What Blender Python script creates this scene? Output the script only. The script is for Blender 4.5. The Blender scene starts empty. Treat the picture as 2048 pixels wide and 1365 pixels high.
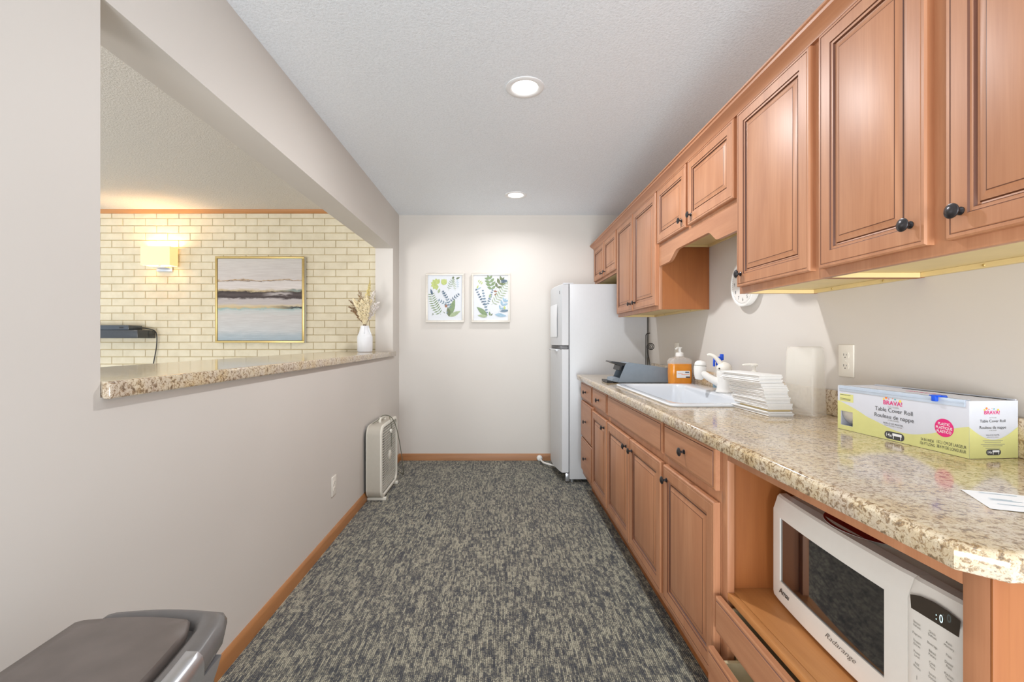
import bpy, bmesh, math, random
from mathutils import Vector, Matrix
random.seed(7)
PI = math.pi
C = bpy.context.scene.collection
SC = bpy.context.scene

# ------------------------------------------------------------------ materials
def srgb(r, g, b):
    def f(c):
        c /= 255.0
        return c / 12.92 if c <= 0.04045 else ((c + 0.055) / 1.055) ** 2.4
    return (f(r), f(g), f(b), 1.0)

class NT:
    def __init__(s, name):
        s.m = bpy.data.materials.new(name); s.m.use_nodes = True
        s.t = s.m.node_tree; s.t.nodes.clear()
        s.out = s.t.nodes.new('ShaderNodeOutputMaterial')
        s.b = s.t.nodes.new('ShaderNodeBsdfPrincipled')
        s.t.links.new(s.b.outputs[0], s.out.inputs[0])
    def n(s, typ, **kw):
        nd = s.t.nodes.new(typ)
        for k, v in kw.items():
            if k in nd.inputs: nd.inputs[k].default_value = v
            else: setattr(nd, k, v)
        return nd
    def l(s, a, b): s.t.links.new(a, b)
    def coord(s, scale=(1, 1, 1), kind='Object', loc=(0, 0, 0)):
        tc = s.n('ShaderNodeTexCoord'); mp = s.n('ShaderNodeMapping')
        mp.inputs['Scale'].default_value = scale; mp.inputs['Location'].default_value = loc
        s.l(tc.outputs[kind], mp.inputs[0]); return mp.outputs[0]
    def pos(s, scale=(1, 1, 1)):
        g = s.n('ShaderNodeNewGeometry'); mp = s.n('ShaderNodeMapping')
        mp.inputs['Scale'].default_value = scale
        s.l(g.outputs['Position'], mp.inputs[0]); return mp.outputs[0]
    def noise(s, vec, scale=5, detail=3, rough=.5, dist=0):
        nd = s.n('ShaderNodeTexNoise'); nd.inputs['Scale'].default_value = scale
        nd.inputs['Detail'].default_value = detail; nd.inputs['Roughness'].default_value = rough
        nd.inputs['Distortion'].default_value = dist
        s.l(vec, nd.inputs['Vector']); return nd.outputs['Fac']
    def ramp(s, fac, stops, interp='LINEAR'):
        r = s.n('ShaderNodeValToRGB'); r.color_ramp.interpolation = interp
        e = r.color_ramp.elements
        while len(e) < len(stops): e.new(0.5)
        for i, (p, c) in enumerate(stops): e[i].position = p; e[i].color = c
        s.l(fac, r.inputs[0]); return r.outputs[0]
    def mix(s, fac, a, b, mode='MIX'):
        m = s.n('ShaderNodeMix'); m.data_type = 'RGBA'; m.blend_type = mode
        for i, v in ((0, fac), (6, a), (7, b)):
            if hasattr(v, 'node'): s.l(v, m.inputs[i])
            else: m.inputs[i].default_value = v
        return m.outputs[2]
    def math(s, op, a, b=None, c=None):
        m = s.n('ShaderNodeMath'); m.operation = op
        for i, v in enumerate((a, b, c)):
            if v is None: continue
            if hasattr(v, 'node'): s.l(v, m.inputs[i])
            else: m.inputs[i].default_value = v
        return m.outputs[0]
    def bump(s, h, strength=.3, dist=.002):
        b = s.n('ShaderNodeBump'); b.inputs['Strength'].default_value = strength
        b.inputs['Distance'].default_value = dist
        s.l(h, b.inputs['Height']); s.l(b.outputs[0], s.b.inputs['Normal'])

def setp(nt, color=None, rough=.5, metal=0, coat=0, coatr=.1, spec=.5, trans=0, ior=None):
    b = nt.b
    if color is not None:
        if hasattr(color, 'node'): nt.l(color, b.inputs['Base Color'])
        else: b.inputs['Base Color'].default_value = color
    b.inputs['Roughness'].default_value = rough; b.inputs['Metallic'].default_value = metal
    b.inputs['Coat Weight'].default_value = coat; b.inputs['Coat Roughness'].default_value = coatr
    b.inputs['Specular IOR Level'].default_value = spec
    b.inputs['Transmission Weight'].default_value = trans
    if ior: b.inputs['IOR'].default_value = ior

def plain(name, rgb, rough=.5, metal=0, coat=0, spec=.5, var=.04, scale=40, bump=0, coatr=.1):
    t = NT(name); c = srgb(*rgb)
    v = t.coord()
    n = t.noise(v, scale, 3)
    lo = tuple(max(0, x * (1 - var)) for x in c[:3]) + (1,); hi = tuple(min(1, x * (1 + var)) for x in c[:3]) + (1,)
    col = t.ramp(n, [(0.3, lo), (0.7, hi)])
    setp(t, col, rough, metal, coat, coatr, spec)
    if bump: t.bump(t.noise(v, scale * 4, 2), bump, .001)
    return t.m

def paint_wall(name, rgb):
    t = NT(name); v = t.pos()
    col = t.ramp(t.noise(v, 1.3, 2), [(0.3, srgb(*[x - 2 for x in rgb])), (0.7, srgb(*[x + 2 for x in rgb]))])
    setp(t, col, .55, spec=.3); t.bump(t.noise(v, 260, 3), .06, .001)
    return t.m

def popcorn(name, rgb, strength=.5):
    t = NT(name); v = t.pos()
    n = t.noise(v, 95, 3, .6); n2 = t.noise(v, 240, 2, .6)
    h = t.math('ADD', n, t.math('MULTIPLY', n2, .5))
    col = t.ramp(h, [(0.45, srgb(*[x - 13 for x in rgb])), (0.85, srgb(*rgb))])
    setp(t, col, .9, spec=.1); t.bump(h, strength, .006)
    return t.m

def carpet_mat():
    t = NT('carpet_loop'); v = t.pos()
    # rib cells: 7 mm across x, 30 mm along y, random value per cell
    def cell(sx, sy, off):
        mp = t.pos((sx, sy, 1))
        wn = t.n('ShaderNodeTexWhiteNoise'); wn.noise_dimensions = '3D'
        sn = t.n('ShaderNodeVectorMath'); sn.operation = 'FLOOR'
        ad = t.n('ShaderNodeVectorMath'); ad.operation = 'ADD'; ad.inputs[1].default_value = (off, off, 0)
        t.l(mp, ad.inputs[0]); t.l(ad.outputs[0], sn.inputs[0])
        sp = t.n('ShaderNodeSeparateXYZ'); cb = t.n('ShaderNodeCombineXYZ')
        t.l(sn.outputs[0], sp.inputs[0]); t.l(sp.outputs[0], cb.inputs[0]); t.l(sp.outputs[1], cb.inputs[1])
        t.l(cb.outputs[0], wn.inputs[0]); return wn.outputs['Value']
    a = cell(140, 22, 0.3); b = cell(70, 44, 7.1); c = cell(280, 200, 3.3)
    patch = t.noise(t.pos((15, 5.0, 1)), 1.0, 3, .6)
    patch2 = t.noise(t.pos((50, 9, 1)), 1.0, 2, .6)
    m = t.math('ADD', t.math('MULTIPLY', a, .30), t.math('MULTIPLY', b, .24))
    m = t.math('ADD', m, t.math('MULTIPLY', c, .34))
    m = t.math('ADD', m, t.math('MULTIPLY', patch, .38))
    m = t.math('ADD', m, t.math('MULTIPLY', patch2, .22))
    col = t.ramp(m, [(0.42, srgb(70, 73, 80)), (0.63, srgb(98, 98, 98)), (0.78, srgb(140, 137, 124)), (0.94, srgb(190, 185, 165))])
    # groove between ribs
    sp = t.n('ShaderNodeSeparateXYZ'); t.l(t.pos(), sp.inputs[0])
    rib = t.math('SINE', t.math('MULTIPLY', sp.outputs[0], 2 * PI * 140))
    rr = t.ramp(rib, [(0.0, (.62, .62, .62, 1)), (0.6, (1, 1, 1, 1))])
    col = t.mix(1.0, col, rr, 'MULTIPLY')
    setp(t, col, .95, spec=.1)
    t.b.inputs['Sheen Weight'].default_value = .15
    t.bump(t.math('ADD', rib, t.math('MULTIPLY', c, 1.2)), .5, .003)
    return t.m

def wood(name, dark, light, axis='z', rough=.48, coat=.34, fine=1.0, coatr=.40):
    t = NT(name)
    s = {'z': (9, 9, .9), 'y': (9, .9, 9), 'x': (.9, 9, 9)}[axis]
    s2 = {'z': (160, 160, 6), 'y': (160, 6, 160), 'x': (6, 160, 160)}[axis]
    v = t.pos(s); v2 = t.pos(s2)
    n = t.noise(v, 1.4, 4, .55, 1.2); g = t.noise(v2, 1.2, 2, .6)
    f = t.math('ADD', t.math('MULTIPLY', n, .75), t.math('MULTIPLY', g, .25 * fine))
    col = t.ramp(f, [(0.25, srgb(*dark)), (0.5, srgb(*[(a + b) // 2 for a, b in zip(dark, light)])), (0.75, srgb(*light))])
    setp(t, col, rough, coat=coat, coatr=coatr, spec=.45)
    t.bump(g, .05, .0005)
    return t.m

def granite(name):
    t = NT(name); v = t.pos((115, 115, 115)); 
    n1 = t.noise(v, .8, 5, .65, .6); n2 = t.noise(v, 2.4, 4, .7); n3 = t.noise(t.pos((9, 9, 9)), 1, 3, .6)
    base = t.ramp(n3, [(0.35, srgb(198, 174, 134)), (0.5, srgb(208, 192, 165)), (0.62, srgb(198, 182, 162))])
    dark = t.ramp(n1, [(0.36, srgb(112, 90, 72)), (0.44, srgb(186, 162, 132)), (0.50, (1, 1, 1, 1))])
    col = t.mix(.8, base, dark, 'MULTIPLY')
    fl = t.ramp(n2, [(0.36, srgb(110, 90, 78)), (0.44, (1, 1, 1, 1)), (0.60, (1, 1, 1, 1)), (0.68, srgb(255, 250, 240))])
    col = t.mix(.6, col, fl, 'MULTIPLY')
    wh = t.ramp(n2, [(0.58, (0, 0, 0, 1)), (0.66, (1, 1, 1, 1))])
    col = t.mix(t.math('MULTIPLY', wh, .5), col, srgb(228, 222, 212))
    setp(t, col, .13, coat=.3, coatr=.08, spec=.55)
    return t.m

def brick_mat():
    t = NT('painted_brick'); v = t.pos((1, 1, 1))
    n = t.noise(v, 9, 4, .6); n2 = t.noise(v, 120, 4, .7)
    col = t.ramp(n, [(0.3, srgb(214, 203, 177)), (0.7, srgb(226, 216, 192))])
    setp(t, col, .6, spec=.3); t.bump(n2, .6, .005)
    return t.m

def painting_mat():
    t = NT('abstract_canvas')
    tc = t.n('ShaderNodeTexCoord'); sp = t.n('ShaderNodeSeparateXYZ')
    mp = t.n('ShaderNodeMapping'); t.l(tc.outputs['Generated'], mp.inputs[0]); t.l(mp.outputs[0], sp.inputs[0])
    m2 = t.n('ShaderNodeMapping'); m2.inputs['Scale'].default_value = (4, 1, 9); t.l(tc.outputs['Generated'], m2.inputs[0])
    m3 = t.n('ShaderNodeMapping'); m3.inputs['Scale'].default_value = (4, 1, 60); t.l(tc.outputs['Generated'], m3.inputs[0])
    nA = t.noise(m2.outputs[0], 1.3, 5, .65, .4); nB = t.noise(m3.outputs[0], 1.2, 4, .6, .2)
    z = t.math('ADD', sp.outputs[2], t.math('MULTIPLY', t.math('SUBTRACT', nA, .5), .085))
    z = t.math('ADD', z, t.math('MULTIPLY', t.math('SUBTRACT', nB, .5), .05))
    g = (204, 197, 192)
    S = [(0, srgb(160, 174, 182)), (.06, srgb(172, 182, 188)), (.12, srgb(196, 197, 197)), (.30, srgb(200, 196, 193)), (.365, srgb(192, 196, 194)),
         (.385, srgb(150, 178, 176)), (.40, srgb(202, 180, 140)), (.425, srgb(206, 190, 160)), (.45, srgb(190, 182, 180)), (.505, srgb(186, 178, 176)),
         (.52, srgb(70, 60, 60)), (.56, srgb(92, 82, 80)), (.595, srgb(66, 58, 58)), (.61, srgb(196, 178, 142)), (.635, srgb(214, 206, 202)),
         (.725, srgb(214, 207, 203)), (.732, srgb(70, 50, 48)), (.738, srgb(190, 160, 120)), (.75, srgb(205, 198, 194)), (1.0, srgb(204, 199, 194))]
    col = t.ramp(z, S[:20])
    # pale patch breaking the dark band on the right, teal tint at its edges
    px = t.ramp(sp.outputs[0], [(.52, (0, 0, 0, 1)), (.66, (1, 1, 1, 1)), (.82, (1, 1, 1, 1)), (.9, (0, 0, 0, 1))])
    pz = t.ramp(z, [(.545, (0, 0, 0, 1)), (.555, (1, 1, 1, 1)), (.578, (1, 1, 1, 1)), (.59, (0, 0, 0, 1))])
    col = t.mix(t.math('MULTIPLY', t.math('MULTIPLY', px, pz), .75), col, srgb(196, 188, 186))
    tx = t.ramp(sp.outputs[0], [(.62, (0, 0, 0, 1)), (.9, (1, 1, 1, 1))])
    tz = t.ramp(z, [(.385, (0, 0, 0, 1)), (.395, (1, 1, 1, 1)), (.412, (1, 1, 1, 1)), (.425, (0, 0, 0, 1))])
    col = t.mix(t.math('MULTIPLY', tx, tz), col, srgb(62, 72, 76))
    tz2 = t.ramp(z, [(.60, (0, 0, 0, 1)), (.606, (1, 1, 1, 1)), (.618, (1, 1, 1, 1)), (.63, (0, 0, 0, 1))])
    col = t.mix(t.math('MULTIPLY', t.math('MULTIPLY', tx, tz2), .7), col, srgb(96, 128, 136))
    st = t.ramp(nB, [(.35, srgb(226, 222, 220)), (.65, (1, 1, 1, 1))])
    col = t.mix(.5, col, st, 'MULTIPLY')
    setp(t, col, .6, spec=.25)
    t.bump(nB, .2, .002)
    return t.m

def emit(name, rgb, strength):
    t = NT(name); t.b.inputs['Emission Color'].default_value = srgb(*rgb); t.b.inputs['Emission Strength'].default_value = strength
    t.b.inputs['Base Color'].default_value = srgb(*rgb)
    return t.m

def translucent(name, rgb, alpha, rough=.3):
    t = NT(name); setp(t, srgb(*rgb), rough, spec=.4)
    tr = t.n('ShaderNodeBsdfTransparent'); mx = t.n('ShaderNodeMixShader'); mx.inputs[0].default_value = alpha
    t.l(tr.outputs[0], mx.inputs[1]); t.l(t.b.outputs[0], mx.inputs[2]); t.l(mx.outputs[0], t.out.inputs[0])
    return t.m

M = {}
M['wall'] = paint_wall('wall_paint', (212, 206, 199))
M['ceil'] = popcorn('popcorn_ceiling', (242, 247, 252), .4)
M['lceil'] = popcorn('lounge_ceiling', (230, 224, 216), .6)
M['carpet'] = carpet_mat()
M['base'] = wood('baseboard_oak', (152, 98, 52), (184, 128, 78), 'y')
M['basex'] = wood('baseboard_oak_across', (152, 98, 52), (184, 128, 78), 'x')
M['trimx'] = wood('ceiling_trim_wood', (168, 112, 60), (194, 136, 78), 'x')
M['wood'] = wood('maple_vertical', (164, 107, 72), (194, 139, 102), 'z')
M['woody'] = wood('maple_horizontal', (164, 107, 72), (194, 139, 102), 'y')
M['glaze'] = plain('dark_glaze', (96, 54, 34), .4)
M['sidep'] = wood('maple_side_veneer', (146, 84, 40), (166, 102, 52), 'z', coat=.1)
M['sidex'] = wood('maple_shelf_veneer', (178, 116, 62), (206, 146, 88), 'y', coat=.1)
M['under'] = plain('unfinished_maple', (222, 200, 146), .5, scale=12)
M['cream'] = plain('cream_interior', (226, 208, 168), .5)
M['granite'] = granite('granite_laminate')
M['brick'] = brick_mat()
M['mortar'] = plain('brick_mortar', (186, 170, 134), .8, scale=30)
M['knob'] = plain('pewter', (74, 72, 74), .28, metal=.9)
M['fridge'] = plain('fridge_white', (206, 207, 209), .35, spec=.5, var=.01, bump=.04)
M['fridgegap'] = plain('door_gasket', (120, 120, 122), .6)
M['dark'] = plain('black_plastic', (34, 34, 36), .4)
M['white'] = plain('white_plastic', (236, 234, 230), .35, var=.01)
M['ivory'] = plain('ivory_plastic', (233, 228, 218), .4, var=.01)
M['fanwhite'] = plain('fan_cream', (224, 220, 208), .45, var=.02)
M['fangrey'] = plain('fan_case', (184, 177, 164), .5, var=.02)
M['fanshade'] = plain('fan_inside_shade', (84, 76, 68), .6)  # dark tone paints in the shade seen through the grille
M['porc'] = plain('sink_enamel', (218, 222, 228), .12, coat=.5, var=.005)
M['mw'] = plain('microwave_shell', (240, 237, 231), .3, var=.01, coat=.2)
M['mwtop'] = plain('microwave_case', (214, 208, 196), .45, var=.02)
M['glassdark'] = plain('dark_oven_glass', (26, 24, 24), .05, spec=.9, coat=1.0, coatr=.03, var=.01)
M['dispdark'] = plain('display_window', (66, 58, 50), .15, var=.02)
M['ink'] = plain('dark_ink', (70, 70, 72), .6)
M['inkl'] = plain('grey_ink', (140, 138, 132), .6)
M['inkb'] = plain('black_ink', (22, 22, 24), .5)
M['digit'] = emit('lit_digits', (200, 235, 240), 1.2)
M['slate'] = plain('slate_plastic', (128, 140, 152), .38, var=.03)
M['orange'] = plain('orange_soap', (226, 142, 30), .1, coat=.6, var=.08, scale=30)
M['clear'] = translucent('clear_plastic', (236, 234, 230), .30, .12)
M['frost'] = translucent('frosted_plastic', (236, 232, 224), .30, .25)
M['paper'] = plain('white_paper', (240, 241, 243), .8, var=.01)
M['printpaper'] = plain('print_paper', (214, 217, 222), .8, var=.01)
M['towel'] = plain('paper_towel', (230, 229, 228), .9, var=.02, scale=90, bump=.15)
M['card'] = plain('kraft_card', (206, 186, 140), .8)
M['boxw'] = plain('carton_white', (208, 211, 221), .5, var=.01)
M['boxy'] = plain('carton_yellow', (214, 213, 142), .5, var=.02)
M['pink'] = plain('magenta_print', (222, 40, 122), .5)
M['blue'] = plain('blue_plastic', (20, 84, 216), .3)
M['red'] = plain('red_plate', (150, 22, 20), .5)
M['orangep'] = plain('orange_print', (240, 140, 70), .5)
M['yellowp'] = plain('yellow_print', (240, 205, 80), .5)
M['tealp'] = plain('teal_print', (60, 170, 170), .5)
M['strip'] = plain('clear_cutter_strip', (184, 196, 212), .15)
M['binp'] = plain('bin_plastic', (106, 97, 92), .38, var=.10, scale=18, bump=.06)
M['bing'] = plain('bin_rim_grey', (108, 104, 102), .26, var=.04)
M['steel'] = plain('brushed_steel', (200, 202, 206), .28, metal=.85, var=.04)
M['gold'] = plain('gold_frame', (196, 170, 108), .3, metal=.5)
M['silver'] = plain('champagne_frame', (206, 200, 190), .4, metal=.15)
M['canvas'] = painting_mat()
M['edge'] = plain('canvas_edge', (206, 208, 204), .6)
M['vase'] = plain('white_ceramic', (236, 238, 242), .35, var=.01)
M['stem'] = plain('brown_stem', (120, 82, 54), .8)
M['plume'] = plain('cream_plume', (240, 228, 196), .9, var=.08)
M['plumey'] = plain('yellow_plume', (222, 206, 140), .9, var=.08)
M['plumew'] = plain('white_plume', (232, 226, 222), .9, var=.05)
M['plumeb'] = plain('brown_plume', (150, 120, 88), .9, var=.1)
M['shelf'] = plain('black_shelf', (52, 56, 62), .25, coat=.3)
M['boxb'] = plain('cable_box_black', (60, 68, 78), .22, coat=.3)
M['wire'] = plain('black_iron', (38, 35, 33), .45, metal=.4)
M['cord'] = plain('grey_green_cord', (112, 112, 96), .6)
M['lens'] = emit('lamp_lens', (255, 252, 246), 6.0)
M['trimw'] = plain('white_lamp_trim', (238, 238, 238), .4, var=.01)
t = NT('linen_shade'); setp(t, srgb(250, 226, 170), .8)
t.b.inputs['Emission Color'].default_value = srgb(255, 222, 150); t.b.inputs['Emission Strength'].default_value = .38
M['shade'] = t.m
M['bulb'] = emit('warm_bulb', (255, 214, 150), 8.0)
for nm, rgb in dict(lf_green=(128, 148, 112), lf_sage=(160, 174, 140), lf_lime=(180, 192, 120), lf_blue=(112, 134, 150),
                    lf_sky=(150, 178, 196), lf_rust=(150, 108, 86), lf_olive=(112, 122, 92), lf_navy=(86, 104, 124)).items():
    M[nm] = plain(nm, rgb, .7, var=.12, scale=60)

# ------------------------------------------------------------------ mesh helpers
def BM(): return bmesh.new()

def merge(dst, src, mi=None, mat=None):
    vm = {}
    for v in src.verts: vm[v] = dst.verts.new(mat @ v.co if mat else v.co)
    for f in src.faces:
        try: nf = dst.faces.new([vm[v] for v in f.verts])
        except ValueError: continue
        nf.material_index = f.material_index if mi is None else mi
    src.free()

def box(bm, x0, x1, y0, y1, z0, z1, bev=0, mi=0, seg=2, mat=None):
    t = BM()
    x0, x1 = sorted((x0, x1)); y0, y1 = sorted((y0, y1)); z0, z1 = sorted((z0, z1))
    bmesh.ops.create_cube(t, size=1)
    for v in t.verts:
        v.co = Vector(((x0 + x1) / 2 + v.co.x * (x1 - x0), (y0 + y1) / 2 + v.co.y * (y1 - y0), (z0 + z1) / 2 + v.co.z * (z1 - z0)))
    if bev > 0:
        bmesh.ops.bevel(t, geom=list(t.edges), offset=min(bev, .49 * min(x1 - x0, y1 - y0, z1 - z0)), segments=seg, affect='EDGES', profile=.5)
    merge(bm, t, mi, mat)

def loops(bm, ls, close_first=False, close_last=False, mi=0, mis=None, flip=False):
    vs = [[bm.verts.new(p) for p in L] for L in ls]
    n = len(vs[0])
    for k in range(len(vs) - 1):
        for i in range(n):
            j = (i + 1) % n
            q = [vs[k][i], vs[k][j], vs[k + 1][j], vs[k + 1][i]]
            if flip: q.reverse()
            f = bm.faces.new(q); f.material_index = mis[k] if mis else mi
    if close_first: f = bm.faces.new(vs[0] if flip else vs[0][::-1]); f.material_index = mis[0] if mis else mi
    if close_last: f = bm.faces.new(vs[-1][::-1] if flip else vs[-1]); f.material_index = mis[-1] if mis else mi
    return vs

def axes(d):
    d = Vector(d).normalized()
    a = Vector((0, 0, 1)) if abs(d.z) < .9 else Vector((1, 0, 0))
    u = d.cross(a).normalized(); return u, d.cross(u).normalized()

def lathe(bm, c, prof, seg=24, axis=(0, 0, 1), mi=0, sq=(1, 1), caps=True):
    c = Vector(c); ax = Vector(axis).normalized(); u, v = axes(ax)
    ls = [[c + ax * h + u * (math.cos(2 * PI * i / seg) * r * sq[0]) + v * (math.sin(2 * PI * i / seg) * r * sq[1]) for i in range(seg)] for r, h in prof]
    loops(bm, ls, caps and prof[0][0] > 1e-5, caps and prof[-1][0] > 1e-5, mi)

def tube(bm, pts, r, seg=8, mi=0, smooth=0):
    pts = [Vector(p) for p in pts]
    if smooth:
        out = []
        n = len(pts)
        for i in range(n - 1):
            p0, p1, p2, p3 = pts[max(i - 1, 0)], pts[i], pts[i + 1], pts[min(i + 2, n - 1)]
            for k in range(smooth):
                t = k / smooth
                out.append(.5 * ((2 * p1) + (-p0 + p2) * t + (2 * p0 - 5 * p1 + 4 * p2 - p3) * t * t + (-p0 + 3 * p1 - 3 * p2 + p3) * t ** 3))
        out.append(pts[-1]); pts = out
    rs = r if isinstance(r, (list, tuple)) else None
    ls = []; u = None
    for i, p in enumerate(pts):
        d = (pts[min(i + 1, len(pts) - 1)] - pts[max(i - 1, 0)]).normalized()
        if u is None: u, _ = axes(d)
        u = (u - d * u.dot(d)).normalized(); v = d.cross(u)
        rad = (rs[0] + (rs[-1] - rs[0]) * i / (len(pts) - 1)) if rs else r
        ls.append([p + (u * math.cos(2 * PI * k / seg) + v * math.sin(2 * PI * k / seg)) * rad for k in range(seg)])
    loops(bm, ls, True, True, mi)

def prism(bm, poly, f, d0, d1, mi=0):
    """poly of (a,b) points; f(a,b,d) -> 3-D point"""
    A = [f(a, b, d0) for a, b in poly]; B = [f(a, b, d1) for a, b in poly]
    loops(bm, [A, B], True, True, mi)

def rrect(a0, a1, b0, b1, r, n=6):
    pts = []
    for (ca, cb, s) in ((a1 - r, b1 - r, 0), (a0 + r, b1 - r, 90), (a0 + r, b0 + r, 180), (a1 - r, b0 + r, 270)):
        for k in range(n + 1):
            t = math.radians(s + 90 * k / n); pts.append((ca + r * math.cos(t), cb + r * math.sin(t)))
    return pts

def make(name, bm, mats, parent=None, off=None, angle=35, fixn=True):
    """off: world offset subtracted (the thing's base) so that world coordinates may be used"""
    if fixn: bmesh.ops.recalc_face_normals(bm, faces=list(bm.faces))
    if off is not None: bmesh.ops.translate(bm, verts=list(bm.verts), vec=-Vector(off))
    lim = math.radians(angle)
    for f in bm.faces: f.smooth = True
    for e in bm.edges:
        if len(e.link_faces) != 2 or e.calc_face_angle(0) > lim: e.smooth = False
    me = bpy.data.meshes.new(name); bm.to_mesh(me); bm.free()
    for m in (mats if isinstance(mats, (list, tuple)) else [mats]): me.materials.append(m)
    o = bpy.data.objects.new(name, me); C.objects.link(o)
    if parent: o.parent = parent
    return o

def thing(name, label, cat, loc=(0, 0, 0), rz=0, group=None):
    o = bpy.data.objects.new(name, None); C.objects.link(o)
    o.empty_display_size = .05; o.location = loc; o.rotation_euler = (0, 0, rz)
    o['label'] = label; o['category'] = cat
    if group: o['group'] = group
    return o

def tag(o, label, cat, group=None, kind=None):
    o['label'] = label; o['category'] = cat
    if group: o['group'] = group
    if kind: o['kind'] = kind
    return o

def struct(name, bm, m, label, cat):
    o = make(name, bm, m); o['kind'] = 'structure'; o['label'] = label; o['category'] = cat; return o

def text(bm, s, size, org, u, v, mi=0, align='CENTER', lift=.0004, sx=1.0, bold=0, shear=0):
    cu = bpy.data.curves.new('t', 'FONT'); cu.body = s; cu.size = size; cu.align_x = align; cu.align_y = 'CENTER'
    cu.resolution_u = 3; cu.offset = bold; cu.shear = shear
    ob = bpy.data.objects.new('t', cu); C.objects.link(ob)
    me = bpy.data.meshes.new_from_object(ob)
    org, u, v = Vector(org), Vector(u), Vector(v); n = u.cross(v)
    vs = [bm.verts.new(org + u * (p.co.x * sx) + v * p.co.y + n * lift) for p in me.vertices]
    for p in me.polygons:
        try: f = bm.faces.new([vs[i] for i in p.vertices]); f.material_index = mi
        except ValueError: pass
    C.objects.unlink(ob); bpy.data.objects.remove(ob); bpy.data.curves.remove(cu); bpy.data.meshes.remove(me)

def patch(bm, pts, org, u, v, mi=0, lift=.0003):
    org, u, v = Vector(org), Vector(u), Vector(v); n = u.cross(v)
    f = bm.faces.new([bm.verts.new(org + u * a + v * b + n * lift) for a, b in pts]); f.material_index = mi

def ell(cx, cy, rx, ry, n=28): return [(cx + rx * math.cos(2 * PI * i / n), cy + ry * math.sin(2 * PI * i / n)) for i in range(n)]

# ------------------------------------------------------------------ the room
XL, XR, YB, H = -1.0, 1.25, 4.53, 2.44
YN = -.6
T = .165
OY0, OY1, OZ0, OZ1 = 1.14, 4.27, 1.05, 2.057
bm = BM(); box(bm, -5.2, XR + .1, .0, YB + .1, -.05, 0)
struct('floor', bm, M['carpet'], 'grey and tan ribbed loop carpet floor running down the galley kitchen', 'floor')
bm = BM(); box(bm, XL - T + .08, XR + .1, YN, YB + .1, H, H + .06)
struct('ceiling', bm, M['ceil'], 'pale grey popcorn textured kitchen ceiling with recessed lamps', 'ceiling')
bm = BM(); box(bm, -5.2, XL - T + .08, YN, YB + .1, H, H + .06)
struct('ceiling_lounge', bm, M['lceil'], 'beige popcorn ceiling of the room beyond the pass-through', 'ceiling')
bm = BM()
box(bm, XL - T, XL, YN, OY0, 0, H); box(bm, XL - T, XL, OY0, OY1, 0, OZ0)
box(bm, XL - T, XL, OY0, OY1, OZ1, H); box(bm, XL - T, XL, OY1, YB, 0, H)
struct('wall_left', bm, M['wall'], 'beige painted wall with the long pass-through opening', 'wall')
bm = BM(); box(bm, XL - T, XR + .1, YB, YB + .1, 0, H)
struct('wall_back', bm, M['wall'], 'beige far wall behind the two botanical prints', 'wall')
bm = BM(); box(bm, XR, XR + .1, .40, YB, 0, H)
struct('wall_right', bm, M['wall'], 'beige wall behind the counter and wall cabinets', 'wall')
# brick wall of the lounge, every brick proud of the mortar
YBR = 4.35
bm = BM(); box(bm, -5.1, XL - T, YBR + .006, YB + .05, 0, H, mi=1)
rng = random.Random(3)
pz, pl = .0697, .2143
k = 0; z = 2.36 + pz
while z > .75:
    row = round((2.36 + pz - z) / pz)
    xo = (245.7 - 999) / 209.2 + (pl / 2 if row % 2 == 0 else 0)
    x = xo - pl * 8
    while x < XL - T:
        a, b = x + .0026, x + pl - .0026
        if b > -5.08 and a < XL - T - .01:
            j = rng.uniform(-.0015, .0015)
            z1 = min(z - .0032, H - .001); z0 = z - pz + .0032
            if z1 > z0: box(bm, max(a, -5.09), min(b, XL - T - .001), YBR + j, YBR + .02, z0, z1, .0025, 0, 1)
        x += pl
    z -= pz
struct('wall_lounge_back', bm, [M['brick'], M['mortar']], 'cream painted brick wall seen through the pass-through', 'wall')
bm = BM()
prism(bm, [(0, 0), (-.012, 0), (-.018, .01), (-.024, .02), (-.03, .036), (0, .036)], lambda a, b, d: (d, YBR - .002 + a, H - .036 + b), -5.1, XL - T - .001)
struct('trim_1', bm, M['trimx'], 'orange wood moulding between brick wall and lounge ceiling', 'trim')
# baseboards
prof = [(0, 0), (.015, 0), (.015, .05), (.012, .058), (.006, .066), (0, .066)]
bm = BM(); prism(bm, prof, lambda a, b, d: (XL + a, d, b), YN, YB - .016)
struct('baseboard_left', bm, M['base'], 'brown wood baseboard along the left wall', 'baseboard')
bm = BM(); prism(bm, prof, lambda a, b, d: (d, YB - a, b), XL, XR)
struct('baseboard_back', bm, M['basex'], 'brown wood baseboard along the far wall', 'baseboard')

# counter edge sweep: path in XY, section (inward distance, z)
def offset_path(P, d):
    out = []
    for i, p in enumerate(P):
        p = Vector(p)
        def nrm(a, b):
            e = (Vector(b) - Vector(a)).normalized(); return Vector((-e.y, e.x))
        if i == 0: n = nrm(P[0], P[1]); out.append(p + n * d)
        elif i == len(P) - 1: n = nrm(P[-2], P[-1]); out.append(p + n * d)
        else:
            n1, n2 = nrm(P[i - 1], P[i]), nrm(P[i], P[i + 1]); m = (n1 + n2).normalized()
            out.append(p + m * (d / m.dot(n1)))
    return out

def edge_sweep(bm, P, sec, side=1):
    rows = [[bm.verts.new((q.x, q.y, z)) for q in offset_path(P, d * side)] for d, z in sec]
    for r in range(len(rows) - 1):
        for i in range(len(P) - 1):
            bm.faces.new([rows[r][i], rows[r][i + 1], rows[r + 1][i + 1], rows[r + 1][i]])
    return [Vector(v.co) for v in rows[-1]]

def poly(bm, pts, mi=0): bm.faces.new([bm.verts.new(p) for p in pts]).material_index = mi

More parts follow.
